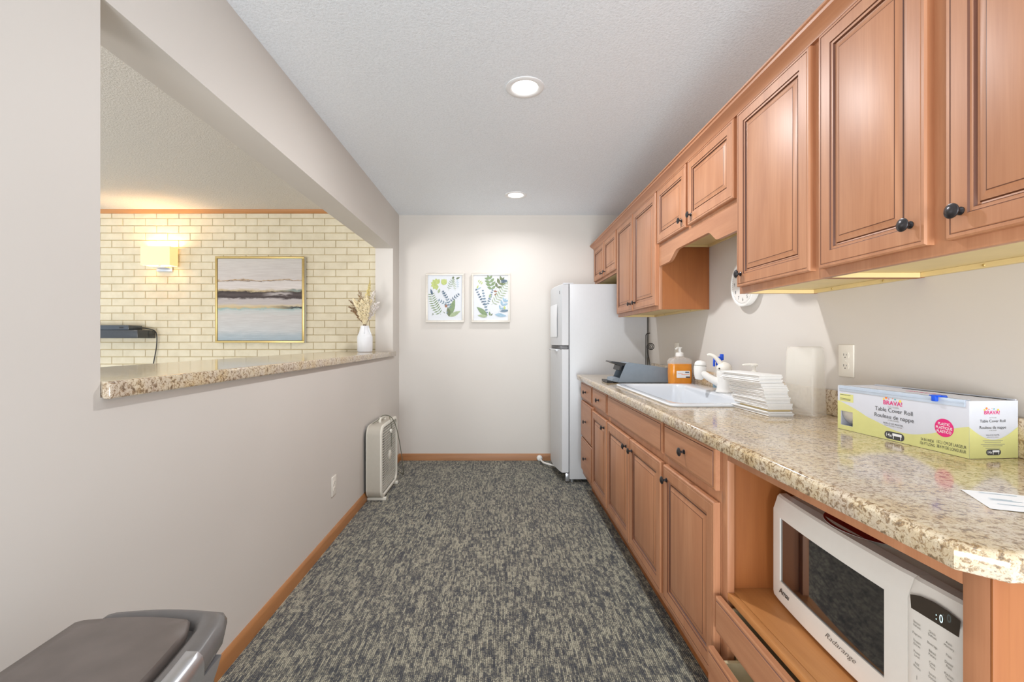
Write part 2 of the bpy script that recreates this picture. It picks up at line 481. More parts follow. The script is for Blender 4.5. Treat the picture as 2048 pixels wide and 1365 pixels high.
# pass-through ledge
lt = thing('countertop', 'speckled tan laminate ledge on the sill of the pass-through', 'countertop', (-1.25, 2.6, OZ0))
bm = BM(); LZ = 1.09; LF = -.975; LB = -1.545
# simple solid pieces: rounded nose plus slab
box(bm, XL + .0005, LF, OY0 + .001, 4.300, OZ0 - .004, LZ, .006, 0, 3)
box(bm, XL - .01, LF - .008, OY0 + .004, OY1 - .002, OZ0 + .001, LZ - .0001)
box(bm, LB, XL - .01, OY0 + .002, OY1 - .002, OZ0 + .001, LZ - .0001)
make('counter_slab', bm, M['granite'], lt, (-1.25, 2.6, OZ0))

# ------------------------------------------------------------------ lamps and added fill lights
def can_light(x, y, label):
    r = thing('recessed_light', label, 'ceiling light', (x, y, H), group='recessed ceiling lights')
    bm = BM()
    ls = []
    for rad, zz in ((.094, 0), (.094, -.003), (.088, -.006), (.070, -.006), (.062, -.001)):
        ls.append([(rad * math.cos(2 * PI * i / 40), rad * math.sin(2 * PI * i / 40), zz) for i in range(40)])
    loops(bm, ls)
    make('trim_ring', bm, M['trimw'], r)
    bm = BM(); lathe(bm, (0, 0, -.0045), [(.0, -.002), (.03, -.0018), (.058, 0), (.064, .003)], 40, caps=False)
    make('lens', bm, M['lens'], r)
    return r

def area(name, loc, size, power, col=(1, 1, 1), rot=(0, 0, 0), shape='DISK', size_y=None, spread=PI):
    l = bpy.data.lights.new(name, 'AREA'); l.shape = shape; l.size = size; l.energy = power; l.color = col; l.spread = spread
    if size_y: l.size_y = size_y
    o = bpy.data.objects.new(name, l); C.objects.link(o); o.location = loc; o.rotation_euler = rot
    return o
can_light(.125, 2.24, 'recessed round ceiling lamp, the larger one nearer the viewer')
can_light(.14, 3.90, 'recessed round ceiling lamp, the smaller one near the far wall')
area('can_and_fill', (.125, 2.24, H - .010), .10, 16, (.98, .985, 1))
area('can_and_fill', (.14, 3.90, H - .010), .10, 5, (.98, .985, 1), spread=2.7)
area('can_and_fill', (.13, .40, H - .010), .30, 1.5, (.97, .985, 1))  # added soft overhead fill, no recessed fixture here
fl = area('kitchen_fill', (0, -5.0, .15), 2.4, 225, (.90, .96, 1.0))  # added soft fill behind the camera, lifts ceiling and walls
l2 = area('lounge_fill', (-3.6, -4.0, .5), 2.0, 130, (1, .965, .92)); l2.rotation_euler = Vector((.1, .93, .28)).to_track_quat('-Z', 'Y').to_euler()  # added fill that brightens the lounge from behind the camera
fl.rotation_euler = Vector((0, .97, .18)).to_track_quat('-Z', 'Y').to_euler()

# added overhead fill lights for the lounge, out of view
for x, y in ((-3.1, 1.6), (-2.6, -.4), (-4.4, 1.0)): area('lounge_top_fill', (x, y, H - .02), .3, 4, (1, .92, .82))

# ------------------------------------------------------------------ doors, drawers, knobs
W2 = [M['wood'], M['glaze']]; WY2 = [M['woody'], M['glaze']]
RAISED = [(0, .020, 0), (0, .004, 0), (.0035, .0, 0), (.010, 0, 0), (.0115, .0012, 1), (.013, 0, 0), (.046, 0, 0), (.0485, .0030, 1), (.0505, .0034, 0), (.055, .0030, 0),
          (.0580, .0085, 1), (.0615, .0095, 0), (.0640, .0070, 1), (.066, .0066, 0), (.079, .0020, 0), (.081, .0014, 1)]
SLAB = [(0, .020, 0), (0, .006, 0), (.004, .0035, 0), (.009, .003, 0), (.0105, .0008, 1), (.0125, 0, 0)]
FLAT = [(0, .020, 0), (0, .004, 0), (.0035, .0, 0)]

def front_bm(prof, xf, y0, y1, z0, z1):
    """front panel facing -X; xf = front plane"""
    bm = BM(); ls = []; mis = []
    for ins, dep, mi in prof:
        ls.append([(xf + dep, y0 + ins, z0 + ins), (xf + dep, y1 - ins, z0 + ins), (xf + dep, y1 - ins, z1 - ins), (xf + dep, y0 + ins, z1 - ins)])
        mis.append(mi)
    vs = [[bm.verts.new(p) for p in L] for L in ls]
    for k in range(len(vs) - 1):
        for i in range(4):
            j = (i + 1) % 4
            bm.faces.new([vs[k][i], vs[k][j], vs[k + 1][j], vs[k + 1][i]]).material_index = mis[k + 1]
    bm.faces.new(vs[0]); bm.faces.new(vs[-1]).material_index = 0
    return bm

def knob(parent, x, y, z, off):
    bm = BM()
    lathe(bm, (x, y, z), [(.0085, 0), (.0085, .002), (.0045, .005), (.004, .012), (.0065, .016), (.0150, .0175), (.0155, .0195), (.0148, .0205), (.0135, .0208), (.010, .0235), (.005, .0252), (.0, .0256)],
          20, (-1, 0, 0))
    make('knob', bm, M['knob'], parent, off)

def add_front(root, kind, off, xf, y0, y1, z0, z1, kpos=None):
    prof = {'door': RAISED, 'drawer': SLAB}[kind]
    o = make('door' if kind == 'door' else 'drawer', front_bm(prof, xf, y0, y1, z0, z1), W2 if kind == 'door' else WY2, root, off, 20)
    if kpos: knob(o, xf, kpos[0], kpos[1], off)
    return o

# ------------------------------------------------------------------ base cabinets
FX = .665; DX = .643; ZF0, ZF1 = .133, .876
def base_cabinet(label, y0, y1, ztop=None):
    off = ((FX + XR) / 2, (y0 + y1) / 2, 0)
    r = thing('base_cabinet', label, 'cabinet', off, group='base cabinets under the counter')
    bm = BM(); e = .0006
    box(bm, FX, FX + .02, y0 + e, y1 - e, ZF0, ZF1, .001)
    make('face_frame', bm, M['wood'], r, off)
    bm = BM()
    zt_ = ztop or ZF1 - .001
    prism(bm, [(y0 + e, zt_), (y0 + e, ZF0), (y1 - e, ZF0), (y1 - e, zt_), (y1 - .016, zt_), (y1 - .016, ZF0 + .016), (y0 + .016, ZF0 + .016), (y0 + .016, zt_)], lambda a, b, d: (d, a, b), FX + .0202, XR - .009)
    make('cabinet_box', bm, M['sidep'], r, off); bm = BM()
    box(bm, XR - .008, XR - .002, y0 + e, y1 - e, ZF0, .70)
    make('back_panel', bm, M['sidep'], r, off)
    bm = BM(); box(bm, .735, XR - .002, y0 + e, y1 - e, 0, ZF0 - .0005)
    make('toe_kick', bm, M['sidep'], r, off)
    return r, off
DZ = (.742, .868); DD = (.180, .706)
r, off = base_cabinet('base cabinet with a stack of three drawers, beside the fridge', 3.17, 3.63)
for z0, z1 in ((.742, .868), (.446, .722), (.180, .436)): add_front(r, 'drawer', off, DX, 3.19, 3.60, z0, z1, (3.395, (z0 + z1) / 2 + .0))
r, off = base_cabinet('narrow base cabinet with one drawer over one door, between the drawer stack and the sink', 2.73, 3.17, .735)
add_front(r, 'drawer', off, DX, 2.745, 3.155, *DZ, (2.95, .805)); add_front(r, 'door', off, DX, 2.745, 3.16, *DD, (2.80, .655))
r, off = base_cabinet('wide sink base cabinet with two doors and a blank panel', 1.80, 2.73, .735)
add_front(r, 'drawer', off, DX, 1.80 + .012, 2.715, *DZ)
add_front(r, 'door', off, DX, 2.265, 2.722, *DD, (2.312, .655)); add_front(r, 'door', off, DX, 1.822, 2.255, *DD, (2.213, .655))
r, off = base_cabinet('base cabinet with one drawer over one door, between the sink and the microwave', 1.362, 1.80)
add_front(r, 'drawer', off, DX, 1.366, 1.785, *DZ, (1.585, .805)); add_front(r, 'door', off, DX, 1.366, 1.792, *DD, (1.752, .655))

# microwave cabinet
y0, y1 = .617, 1.362; SH = .458
off = ((FX + XR) / 2, (y0 + y1) / 2, 0)
r = thing('microwave_cabinet', 'open-fronted base cabinet at the counter end holding the microwave', 'cabinet', off, group='base cabinets under the counter')
bm = BM()
box(bm, FX, FX + .02, 1.327, y1 - .0006, ZF0, ZF1, .001); box(bm, FX, FX + .02, y0, .6535, 0, ZF1, .001)
box(bm, FX, FX + .02, .6536, 1.3269, .843, ZF1, .001)
box(bm, FX, FX + .02, .6536, 1.3269, ZF0, .170, .001)
make('face_frame', bm, M['wood'], r, off)
bm = BM(); box(bm, FX, FX + .0198, .6536, 1.3269, .438, .4575, .0015)
make('shelf_edge', bm, M['sidex'], r, off)
bm = BM()
box(bm, FX + .0202, XR - .009, 1.350, y1 - .0006, ZF0, ZF1 - .001); box(bm, FX + .0202, XR - .002, y0 + .001, y0 + .016, 0, ZF1 - .001)
box(bm, XR - .008, XR - .002, y0 + .016, y1 - .001, ZF0, ZF1 - .001)
box(bm, FX + .0202, XR - .009, y0 + .016, 1.350, ZF1 - .008, ZF1 - .001)
make('cabinet_box', bm, M['sidep'], r, off)
bm = BM(); box(bm, FX + .0202, XR - .009, y0 + .0165, 1.3495, .441, SH)
make('shelf', bm, M['sidex'], r, off)
bm = BM(); box(bm, FX + .03, XR - .01, 1.338, 1.3495, .172, .439); box(bm, FX + .03, XR - .01, y0 + .017, y0 + .03, .172, .439)
box(bm, FX + .0202, XR - .01, y0 + .017, 1.3495, .15, .165)
make('drawer_compartment', bm, M['cream'], r, off)
bm = BM(); box(bm, .735, .75, y0 + .02, y1 - .001, 0, ZF0 - .0005); make('toe_kick', bm, M['sidep'], r, off)
bm = BM(); box(bm, FX, .688, y0 - .004, y0 - .0002, 0, ZF1 - .001, .001); box(bm, .6885, XR - .002, y0 - .0015, y0 - .0002, 0, ZF1 - .001)
make('end_panel', bm, M['sidep'], r, off)
d1 = add_front(r, 'drawer', off, .636, .645, 1.350, .332, .436)
d2 = add_front(r, 'drawer', off, .614, .645, 1.350, .182, .288)
for (dd, xx, zz) in ((d1, .657, .345), (d2, .635, .195)):
    bm = BM()
    for yy in (.672, 1.300): box(bm, xx, xx + .45, yy, yy + .012, zz, zz + .075)
    box(bm, xx, xx + .45, .684, 1.30, zz, zz + .006)
    box(bm, xx, xx + .012, .684, 1.30, zz + .006, zz + .075)
    make('drawer_box', bm, M['cream'], dd, off)

# ------------------------------------------------------------------ main countertop
CZ = .914
ct = thing('countertop', 'long speckled brown and cream laminate counter with the sink', 'countertop', (.94, 2.1, .876))
bm = BM()
SX0, SX1, SY0, SY1 = .735, 1.200, 1.92, 2.80
P = [(.630, 3.700), (.630, SY1), (.630, SY0), (.630, .631), (.667, .594), (XR - .001, .594)]
sec = [(.032, .876), (0.001, .876), (0, .878), (0, .902), (.0015, .9075), (.005, .9115), (.010, .9135), (.014, CZ), (.050, CZ)]
q = edge_sweep(bm, P, sec)
q = [(a.x, a.y, CZ) for a in q]
poly(bm, [q[3], q[4], q[5], (XR - .001, SY0, CZ), (SX1, SY0, CZ), (SX0, SY0, CZ), (q[0][0], SY0, CZ)])
poly(bm, [(q[0][0], SY0, CZ), (SX0, SY0, CZ), (SX0, SY1, CZ), (q[0][0], SY1, CZ)])
poly(bm, [(SX1, SY0, CZ), (XR - .001, SY0, CZ), (XR - .001, SY1, CZ), (SX1, SY1, CZ)])
poly(bm, [(q[0][0], SY1, CZ), (SX0, SY1, CZ), (SX1, SY1, CZ), (XR - .001, SY1, CZ), (XR - .001, 3.70, CZ), (q[0][0], 3.70, CZ)])
box(bm, .632, XR - .001, 3.690, 3.6995, .877, CZ - .0005)
bmesh.ops.remove_doubles(bm, verts=list(bm.verts), dist=.0002)
o = make('counter_slab', bm, M['granite'], ct, (.94, 2.1, .876))
bm = BM(); box(bm, XR - .018, XR - .001, .60, 3.699, CZ + .0005, CZ + .095, .003, 0, 2)
make('backsplash', bm, M['granite'], ct, (.94, 2.1, .876))

# ------------------------------------------------------------------ sink and faucet
off = (.97, 2.36, CZ)
sk = thing('kitchen_sink', 'white enamel drop-in kitchen sink set into the speckled counter', 'sink', off)
bm = BM()
def L(x0, x1, y0, y1, r, z): return [(a, b, z) for a, b in rrect(x0, x1, y0, y1, r, 7)]
loops(bm, [L(.718, 1.222, 1.90, 2.82, .035, CZ + .0008), L(.716, 1.224, 1.898, 2.822, .036, CZ + .006), L(.720, 1.220, 1.902, 2.818, .034, CZ + .0115),
           L(.728, 1.212, 1.910, 2.810, .03, CZ + .0135), L(.748, 1.118, 1.935, 2.785, .065, CZ + .0125), L(.756, 1.110, 1.943, 2.777, .07, CZ + .008),
           L(.762, 1.104, 1.949, 2.771, .07, CZ - .004), L(.776, 1.092, 1.965, 2.755, .07, CZ - .15), L(.80, 1.07, 1.99, 2.73, .06, CZ - .166), L(.86, 1.01, 2.10, 2.62, .05, CZ - .17)],
      False, True)
make('sink_bowl', bm, M['porc'], sk, off)
bm = BM(); lathe(bm, (.93, 2.36, CZ - .169), [(.04, 0), (.043, .002), (.036, .003), (.03, .0015), (0, .001)], 28)
make('drain', bm, M['steel'], sk, off)

fx, fy, fz = 1.150, 2.33, CZ + .0138
fc = thing('faucet', 'white single-lever faucet with pull-out spray head behind the sink', 'faucet', (fx, fy, fz))
bm = BM()
lathe(bm, (fx, fy, fz), [(.040, 0), (.041, .004), (.038, .010), (.035, .02), (.034, .07), (.035, .085), (.036, .10), (.034, .112)], 32)
make('faucet_body', bm, M['white'], fc, (fx, fy, fz))
bm = BM()
lathe(bm, (fx, fy, fz + .1125), [(.034, 0), (.036, .004), (.036, .014), (.030, .028), (.018, .038), (0, .043)], 32)
tube(bm, [(fx - .006, fy, fz + .128), (fx - .024, fy + .006, fz + .158), (fx - .044, fy + .012, fz + .182), (fx - .062, fy + .02, fz + .192), (fx - .076, fy + .025, fz + .190)], [.014, .0055], 14, 0, 5)
make('lever_handle', bm, M['ivory'], fc, (fx, fy, fz))
bm = BM(); lathe(bm, (fx - .031, fy - .016, fz + .122), [(.004, 0), (.004, .0035), (0, .004)], 12, (-.8, -.6, 0)); make('index_dot', bm, M['dark'], fc, (fx, fy, fz))
bm = BM()
tube(bm, [(fx - .018, fy + .01, fz + .045), (fx - .055, fy + .04, fz + .070), (fx - .085, fy + .065, fz + .096), (fx - .100, fy + .078, fz + .110)], [.021, .015], 16, 0, 6)
make('spout', bm, M['white'], fc, (fx, fy, fz))
bm = BM(); c = Vector((fx - .094, fy + .078, fz + .062)); ax = (.10, .02, 1)
lathe(bm, c, [(.014, -.004), (.020, 0), (.027, .022), (.031, .052), (.0305, .068), (.029, .0695), (.0300, .072), (.027, .086), (.018, .095), (0, .098)], 28, ax)
make('spray_head', bm, M['white'], fc, (fx, fy, fz))
bm = BM(); lathe(bm, c + Vector((.10, .02, 1)).normalized() * .0693, [(.0308, 0), (.0308, .0016)], 28, ax); make('accent_ring', bm, M['cord'], fc, (fx, fy, fz))
bm = BM(); tube(bm, [(fx + .02, fy - .02, fz + .036), (fx + .03, fy - .14, fz + .034), (fx + .03, fy - .20, fz + .033)], .004, 10)
make('side_rod', bm, M['white'], fc, (fx, fy, fz))

# spray bottle with blue trigger
bx, by, bz = 1.182, 2.452, CZ + .0138
sb = thing('spray_bottle', 'translucent bottle with blue spray top behind the faucet', 'bottle', (bx, by, bz))
bm = BM(); lathe(bm, (bx, by, bz), [(.028, 0), (.030, .004), (.030, .05), (.027, .08), (.016, .11), (.012, .125), (.012, .135)], 24, sq=(.9, 1))
make('bottle_body', bm, M['frost'], sb, (bx, by, bz))
bm = BM(); lathe(bm, (bx, by, bz + .13), [(.015, 0), (.015, .02)], 16); box(bm, bx - .028, bx + .014, by - .010, by + .010, bz + .150, bz + .178, .004)
box(bm, bx - .030, bx - .022, by - .006, by + .006, bz + .125, bz + .158, .002); box(bm, bx + .008, bx + .022, by - .012, by + .012, bz + .158, bz + .192, .004)
make('spray_trigger', bm, M['blue'], sb, (bx, by, bz))
bm = BM(); lathe(bm, (bx, by, bz + .012), [(.0304, 0), (.0304, .045)], 24, sq=(.9, 1), caps=False); make('bottle_label', bm, M['lf_sky'], sb, (bx, by, bz))

# lotion pump bottle behind paper towels
bx, by, bz = 1.124, 2.01, CZ + .0138
lb = thing('pump_bottle', 'small white pump bottle half hidden behind the paper towel stack', 'bottle', (bx, by, bz))
bm = BM(); lathe(bm, (bx, by, bz), [(.024, 0), (.026, .004), (.026, .085), (.020, .10), (.011, .108), (.011, .115)], 24); make('bottle_body', bm, M['white'], lb, (bx, by, bz))
bm = BM(); lathe(bm, (bx, by, bz + .115), [(.013, 0), (.013, .014), (.006, .018), (.006, .034), (.014, .036), (.016, .044), (.010, .048), (0, .049)], 20)
tube(bm, [(bx, by, bz + .157), (bx - .02, by + .01, bz + .158), (bx - .042, by + .018, bz + .155)], [.007, .0045], 10, 0, 4); make('pump', bm, M['ivory'], lb, (bx, by, bz))

# orange soap
bx, by, bz = 1.142, 2.885, CZ
so = thing('soap_bottle', 'large clear pump bottle of orange hand soap behind the sink', 'bottle', (bx, by, bz))
bm = BM()
def LS(hx, hy, r, z): return [(bx + a, by + b, bz + z) for a, b in rrect(-hx, hx, -hy, hy, r, 5)]
loops(bm, [LS(.060, .034, .02, .001), LS(.066, .040, .022, .006), LS(.068, .042, .022, .08), LS(.066, .040, .022, .1345)], True, True)
make('liquid_soap', bm, M['orange'], so, (bx, by, bz))
bm = BM()
loops(bm, [LS(.0695, .0435, .022, .130), LS(.069, .043, .022, .150), LS(.060, .036, .022, .166), LS(.03, .024, .018, .174), LS(.016, .016, .0158, .182)], False, False)
make('bottle_shell', bm, M['clear'], so, (bx, by, bz))
bm = BM(); lathe(bm, (bx, by, bz + .178), [(.024, 0), (.025, .004), (.024, .022), (.012, .027), (.009, .030), (.009, .048), (.014, .050), (.014, .058), (0, .060)], 24)
tube(bm, [(bx, by, bz + .232), (bx - .018, by - .012, bz + .232), (bx - .034, by - .024, bz + .226)], [.007, .005], 10, 0, 4); make('pump', bm, M['white'], so, (bx, by, bz))
bm = BM(); U, V = (1, 0, 0), (0, 0, 1); og = (bx + .006, by - .0425, bz + .067)
patch(bm, rrect(-.042, .042, -.022, .022, .004, 3), og, U, V, 0, .0002); box(bm, bx + .022, bx + .047, by - .0432, by - .0426, bz + .046, bz + .053, mi=2)
patch(bm, [(.012, .008), (.036, .008), (.036, .016), (.012, .016)], og, U, V, 1, .0006)
patch(bm, [(-.012, -.003), (.036, -.003), (.036, 0), (-.012, 0)], og, U, V, 3, .0006)
patch(bm, [(-.034, .004), (-.004, .004), (-.004, .006), (-.034, .006)], og, U, V, 3, .0006)
make('bottle_label', bm, [M['paper'], M['lf_navy'], M['inkb'], M['orangep']], so, (bx, by, bz))

# grey dispenser lying on its side
bx, by, bz = .93, 3.03, CZ
dp = thing('napkin_dispenser', 'slate grey plastic dispenser lying on its side left of the orange soap', 'dispenser', (bx, by, bz))
bm = BM(); f = lambda a, b, d: (a, d, bz + b)
out = [(.772, .004), (1.128, .004), (1.118, .088), (1.100, .098), (.850, .134), (.835, .132), (.820, .120)]
inn = [(.790, .012), (1.118, .012), (1.108, .084), (1.094, .090), (.852, .126), (.842, .124), (.832, .115)]
prism(bm, out, f, 2.965, 2.969); prism(bm, out, f, 3.131, 3.135)
ls = [out, inn]
for (a, b) in zip(range(1, 6), range(2, 7)):
    A, B, A2, B2 = out[a], out[b], inn[a], inn[b]
    prism(bm, [A, B, B2, A2], f, 2.969, 3.131)
prism(bm, [out[0], out[1], inn[1], inn[0]], f, 2.969, 3.131)
make('dispenser_shell', bm, M['slate'], dp, (bx, by, bz))
bm = BM(); prism(bm, [(.835, .014), (1.09, .014), (1.09, .08), (.862, .112)], f, 2.970, 3.130); make('dispenser_inside', bm, M['dark'], dp, (bx, by, bz))
bm = BM(); prism(bm, [(.728, .136), (.734, .142), (.838, .128), (.842, .118), (.800, .112), (.788, .080), (.780, .084), (.790, .114)], f, 2.972, 3.128); make('flap', bm, M['dark'], dp, (bx, by, bz))
bm = BM(); prism(bm, [(.702, .002), (.745, .002), (.745, .012), (.702, .016)], f, 2.975, 3.125); make('rubber_lip', bm, M['dark'], dp, (bx, by, bz))
bm = BM(); prism(bm, [(.735, .0125), (.788, .004), (.800, .03), (.765, .036), (.742, .030)], f, 2.975, 3.125); make('chute', bm, M['slate'], dp, (bx, by, bz))

# wrought iron scroll stand
bx, by, bz = 1.08, 3.32, CZ
ws = thing('scroll_stand', 'black iron wire stand with a spiral scroll behind the grey dispenser', 'stand', (bx, by, bz))
bm = BM()
tube(bm, [(1.068, by, bz + .004), (1.068, by, bz + .29), (1.070, by, bz + .318), (1.080, by, bz + .330), (1.098, by, bz + .332)], .0035, 8, 0, 4); make('upright', bm, M['wire'], ws, (bx, by, bz))
bm = BM(); pts = [(1.108, by, bz + .004), (1.100, by, bz + .08), (1.090, by, bz + .15), (1.079, by, bz + .19)]
cx, cz = 1.104, bz + .232
for i in range(0, 44):
    a = math.radians(205 - i * 20); rr = .0285 * (1 - i / 50); pts.append((cx + rr * math.cos(a), by, cz + rr * math.sin(a)))
tube(bm, pts, .003, 8, 0, 2); make('scroll', bm, M['wire'], ws, (bx, by, bz))
bm = BM(); tube(bm, [(1.03, by, bz + .004), (1.088, by, bz + .004), (1.15, by, bz + .004)], .0036, 8); tube(bm, [(1.088, by - .06, bz + .004), (1.088, by + .06, bz + .004)], .0036, 8); make('foot', bm, M['wire'], ws, (bx, by, bz))

# folded paper towels
rng = random.Random(11)
zt = CZ + .0005; n = 25
def towel_bm(w, l, th, puff, bend):
    bm = BM(); nx = 10; top = []; 
    for side in (1, -1):
        pass
    # three stacked plies folded: outline in YZ extruded in X is a rounded fold
    ny = 8
    ls = []
    for j in range(ny + 1):
        y = l * (j / ny); zc = bend * math.sin(PI * j / ny) + bend * .3 * math.sin(3 * PI * j / ny)
        ring = []
        for a, b in rrect(-w / 2, w / 2, 0, th, min(th * .48, .004), 2):
            pf = puff * (1 - (2 * a / w) ** 2)
            ring.append((a, y, zc + b + (pf if b > th / 2 else 0)))
        ls.append(ring)
    loops(bm, ls, True, True)
    return bm
for i in range(n):
    fr = i / (n - 1)
    top3 = i >= n - 3
    th = .0052 if i < 19 else .0060
    if i == 3:
        bm = BM(); box(bm, -.038, .040, .002, .20, 0, .0075, .001)
        o = make('card_strip', bm, M['card']); o.location = (1.033 - .002, 1.672, zt); o.rotation_euler = (0, 0, .02)
        tag(o, 'tan cardboard strip tucked near the bottom of the paper towel stack', 'cardboard'); zt += .0078
    bend = rng.uniform(0, .0006) if i < 12 else .0015
    bm = towel_bm(.094 + rng.uniform(-.004, .004), .238 + rng.uniform(-.012, .006), th, .0 if not top3 else .001, 0)
    o = make('paper_towel', bm, M['towel'])
    xx = 1.032 - .032 * max(0, fr - .1) + rng.uniform(-.002, .002); yy = 1.668 + .010 * fr + rng.uniform(-.004, .004)
    if i >= n - 6: xx -= .005; yy += .003
    o.location = (xx, yy, zt); o.rotation_euler = (0, 0, .03 + rng.uniform(-.02, .02) + (.06 if i >= n - 6 else 0))
    if i == n - 1: tag(o, 'topmost white folded paper towel of the stack beside the sink', 'paper towel', 'folded paper towels in the stack')
    else: tag(o, 'white folded paper towel lying inside the leaning stack beside the sink', 'paper towel', 'folded paper towels in the stack')
    zt += th + .0004

# frosted upside-down container
bx, by, bz = 1.155, 1.722, CZ
fcn = thing('plastic_container', 'tall frosted translucent container upside down between paper towels and outlet', 'container', (bx, by, bz), math.radians(28.5))
bm = BM()
def LC(hx, hy, r, z): return [(a, b, z) for a, b in rrect(-hx, hx, -hy, hy, r, 6)]
loops(bm, [LC(.043, .061, .012, .001), LC(.043, .061, .012, .006), LC(.0415, .0595, .012, .008), LC(.038, .054, .016, .240), LC(.036, .052, .016, .252), LC(.030, .046, .014, .257)], False, True)
loops(bm, [LC(.0415, .0595, .012, .001), LC(.040, .058, .012, .008), LC(.0365, .0525, .015, .240), LC(.029, .045, .013, .2555)], False, True)
make('container_shell', bm, M['frost'], fcn)
bm = BM(); 
box(bm, -.0425, -.0405, -.052, -.044, .004, .15, .0007); make('vertical_rib', bm, M['frost'], fcn)

# table cover roll carton
th = math.radians(4.4)
cb = thing('table_cover_box', 'long white and yellow table cover roll carton on the counter by the wall', 'box', (1.105, 1.0706, CZ + .0008), th)
Lb, Db, Hb = .378, .126, .136
bm = BM(); w = .003
wy0, wy1, wz0, wz1 = .322, .366, .014, .058
f = lambda a, b, d: (d, a, b)
for (a0, a1, b0, b1) in ((0, wy0, 0, Hb), (wy1, Lb, 0, Hb), (wy0, wy1, 0, wz0), (wy0, wy1, wz1, Hb)): box(bm, 0, w, a0, a1, b0, b1)
box(bm, w, Db, 0, w, 0, Hb); box(bm, w, Db, Lb - w, Lb, 0, Hb); box(bm, Db - w, Db, w, Lb - w, 0, Hb + .003); box(bm, w, Db - w, w, Lb - w, 0, w)
box(bm, w, Db - .012, w, Lb - w, Hb - .0035, Hb - .0005)
make('carton', bm, M['boxw'], cb)
bm = BM()
U, V, og = (0, -1, 0), (0, 0, 1), (0, 0, 0)     # front face: u = -y
def wave(y):   # height of the yellow edge on the front face, y from the near end
    s = y / Lb
    return .062 - .034 * math.exp(-((s - .42) / .26) ** 2) + .028 * max(0, (s - .72) / .28) + (.016 * max(0, (.22 - s) / .22))
N = 40
for i in range(N):
    ya, yb = Lb * i / N, Lb * (i + 1) / N
    za, zb = wave(ya), wave(yb)
    if yb > wy0 and ya < wy1:
        lo = wz1
        patch(bm, [(-ya, 0), (-yb, 0), (-yb, wz0), (-ya, wz0)][::-1], og, U, V, 0, .0003)
        if min(za, zb) > lo: patch(bm, [(-ya, lo), (-yb, lo), (-yb, zb), (-ya, za)][::-1], og, U, V, 0, .0003)
        for (c0, c1) in ((ya, min(yb, wy0)), (max(ya, wy1), yb)):
            if c1 > c0: patch(bm, [(-c0, wz0), (-c1, wz0), (-c1, lo), (-c0, lo)][::-1], og, U, V, 0, .0003)
    else: patch(bm, [(-ya, 0), (-yb, 0), (-yb, zb), (-ya, za)][::-1], og, U, V, 0, .0003)
patch(bm, [(-.370, .088), (-.320, .088), (-.320, .112), (-.370, .112)], og, U, V, 0, .0003)
U2 = (1, 0, 0)
for i in range(24):
    a, b = Db * i / 24, Db * (i + 1) / 24
    wv = lambda s: .074 - .030 * math.sin(PI * min(1, max(0, s / Db)))
    patch(bm, [(a, 0), (b, 0), (b, wv(b)), (a, wv(a))], og, U2, V, 0, .0003)
make('yellow_wave', bm, M['boxy'], cb)
# printing
bm = BM(); inkm = [M['ink'], M['pink'], M['orangep'], M['yellowp'], M['tealp'], M['paper'], M['inkl']]
def brand(cx, cz, U, s, right):
    o3 = Vector(U) * cx + Vector((0, 0, cz))
    for n_, (a, b, rr, mi) in enumerate(((-.021, .013, .0042, 2), (.008, .011, .0024, 4), (.024, .0075, .0038, 3), (-.012, .010, .0018, 1), (-.029, .008, .003, 3), (.0, .0125, .0014, 2))):
        patch(bm, ell(a * s, (b + .0022) * s, rr * s, rr * s, 14), o3, U, V, mi, .0006)
    text(bm, 'BRAVA!', .0185 * s, o3, U, V, 1, lift=.0007, bold=.00022 * s)
def copy_block(cx, U, s, Z):
    o3 = Vector(U) * cx
    text(bm, 'CUT-TO-SIZE', .0055 * s, o3 + Vector((0, 0, Z[0])), U, V, 6, lift=.0007)
    text(bm, 'Table Cover Roll', .0165 * s, o3 + Vector((0, 0, Z[1])), U, V, 0, lift=.0007)
    text(bm, 'Rouleau de nappe', .0165 * s, o3 + Vector((0, 0, Z[2])), U, V, 0, lift=.0007)
    text(bm, 'A DÉCOUPER', .0055 * s, o3 + Vector((0, 0, Z[3])), U, V, 6, lift=.0007)
    text(bm, 'ROLLO DE MANTEL', .0068 * s, o3 + Vector((0, 0, Z[4])), U, V, 0, lift=.0007)
    text(bm, 'PARA CORTAR A MEDIDA', .0045 * s, o3 + Vector((0, 0, Z[5])), U, V, 6, lift=.0007)
def pill(cx, cz, U, s):
    o3 = Vector(U) * cx + Vector((0, 0, cz))
    patch(bm, rrect(-.029 * s, .029 * s, -.0105 * s, .0105 * s, .0104 * s, 6), o3, U, V, 0, .0006)
    text(bm, '14x', .013 * s, o3 + Vector(U) * (-.016 * s), U, V, 5, lift=.0010, bold=.0001)
    patch(bm, [(-.005 * s, .0 * s), (.022 * s, .0), (.022 * s, .007 * s), (-.005 * s, .007 * s)], o3, U, V, 5, .0010)
    for xx in (-.003, .018): patch(bm, [(xx * s, -.008 * s), ((xx + .0022) * s, -.008 * s), ((xx + .0022) * s, .0), (xx * s, 0)], o3, U, V, 5, .0010)
brand(-.192, .1035, U, .92, 0); copy_block(-.190, U, .98, (.0925, .083, .065, .0555, .046, .040)); pill(-.187, .0145, U, 1.0)
make('front_print', bm, inkm, cb, fixn=False); bm = BM()
brand(.058, .108, U2, .66, 1); copy_block(.060, U2, .58, (.096, .088, .073, .066, .055, .050)); pill(.062, .0145, U2, .66)
for zz, wd in ((.041, .052), (.0375, .042), (.0325, .062), (.029, .050), (.0235, .038)):
    patch(bm, [(.060 - wd / 2, zz), (.060 + wd / 2, zz), (.060 + wd / 2, zz + .0012), (.060 - wd / 2, zz + .0012)], og, U2, V, 6, .0006)
make('side_print', bm, inkm, cb, fixn=False); bm = BM()
patch(bm, ell(-.056, .062, .0225, .0225, 36), og, U, V, 1, .0006)
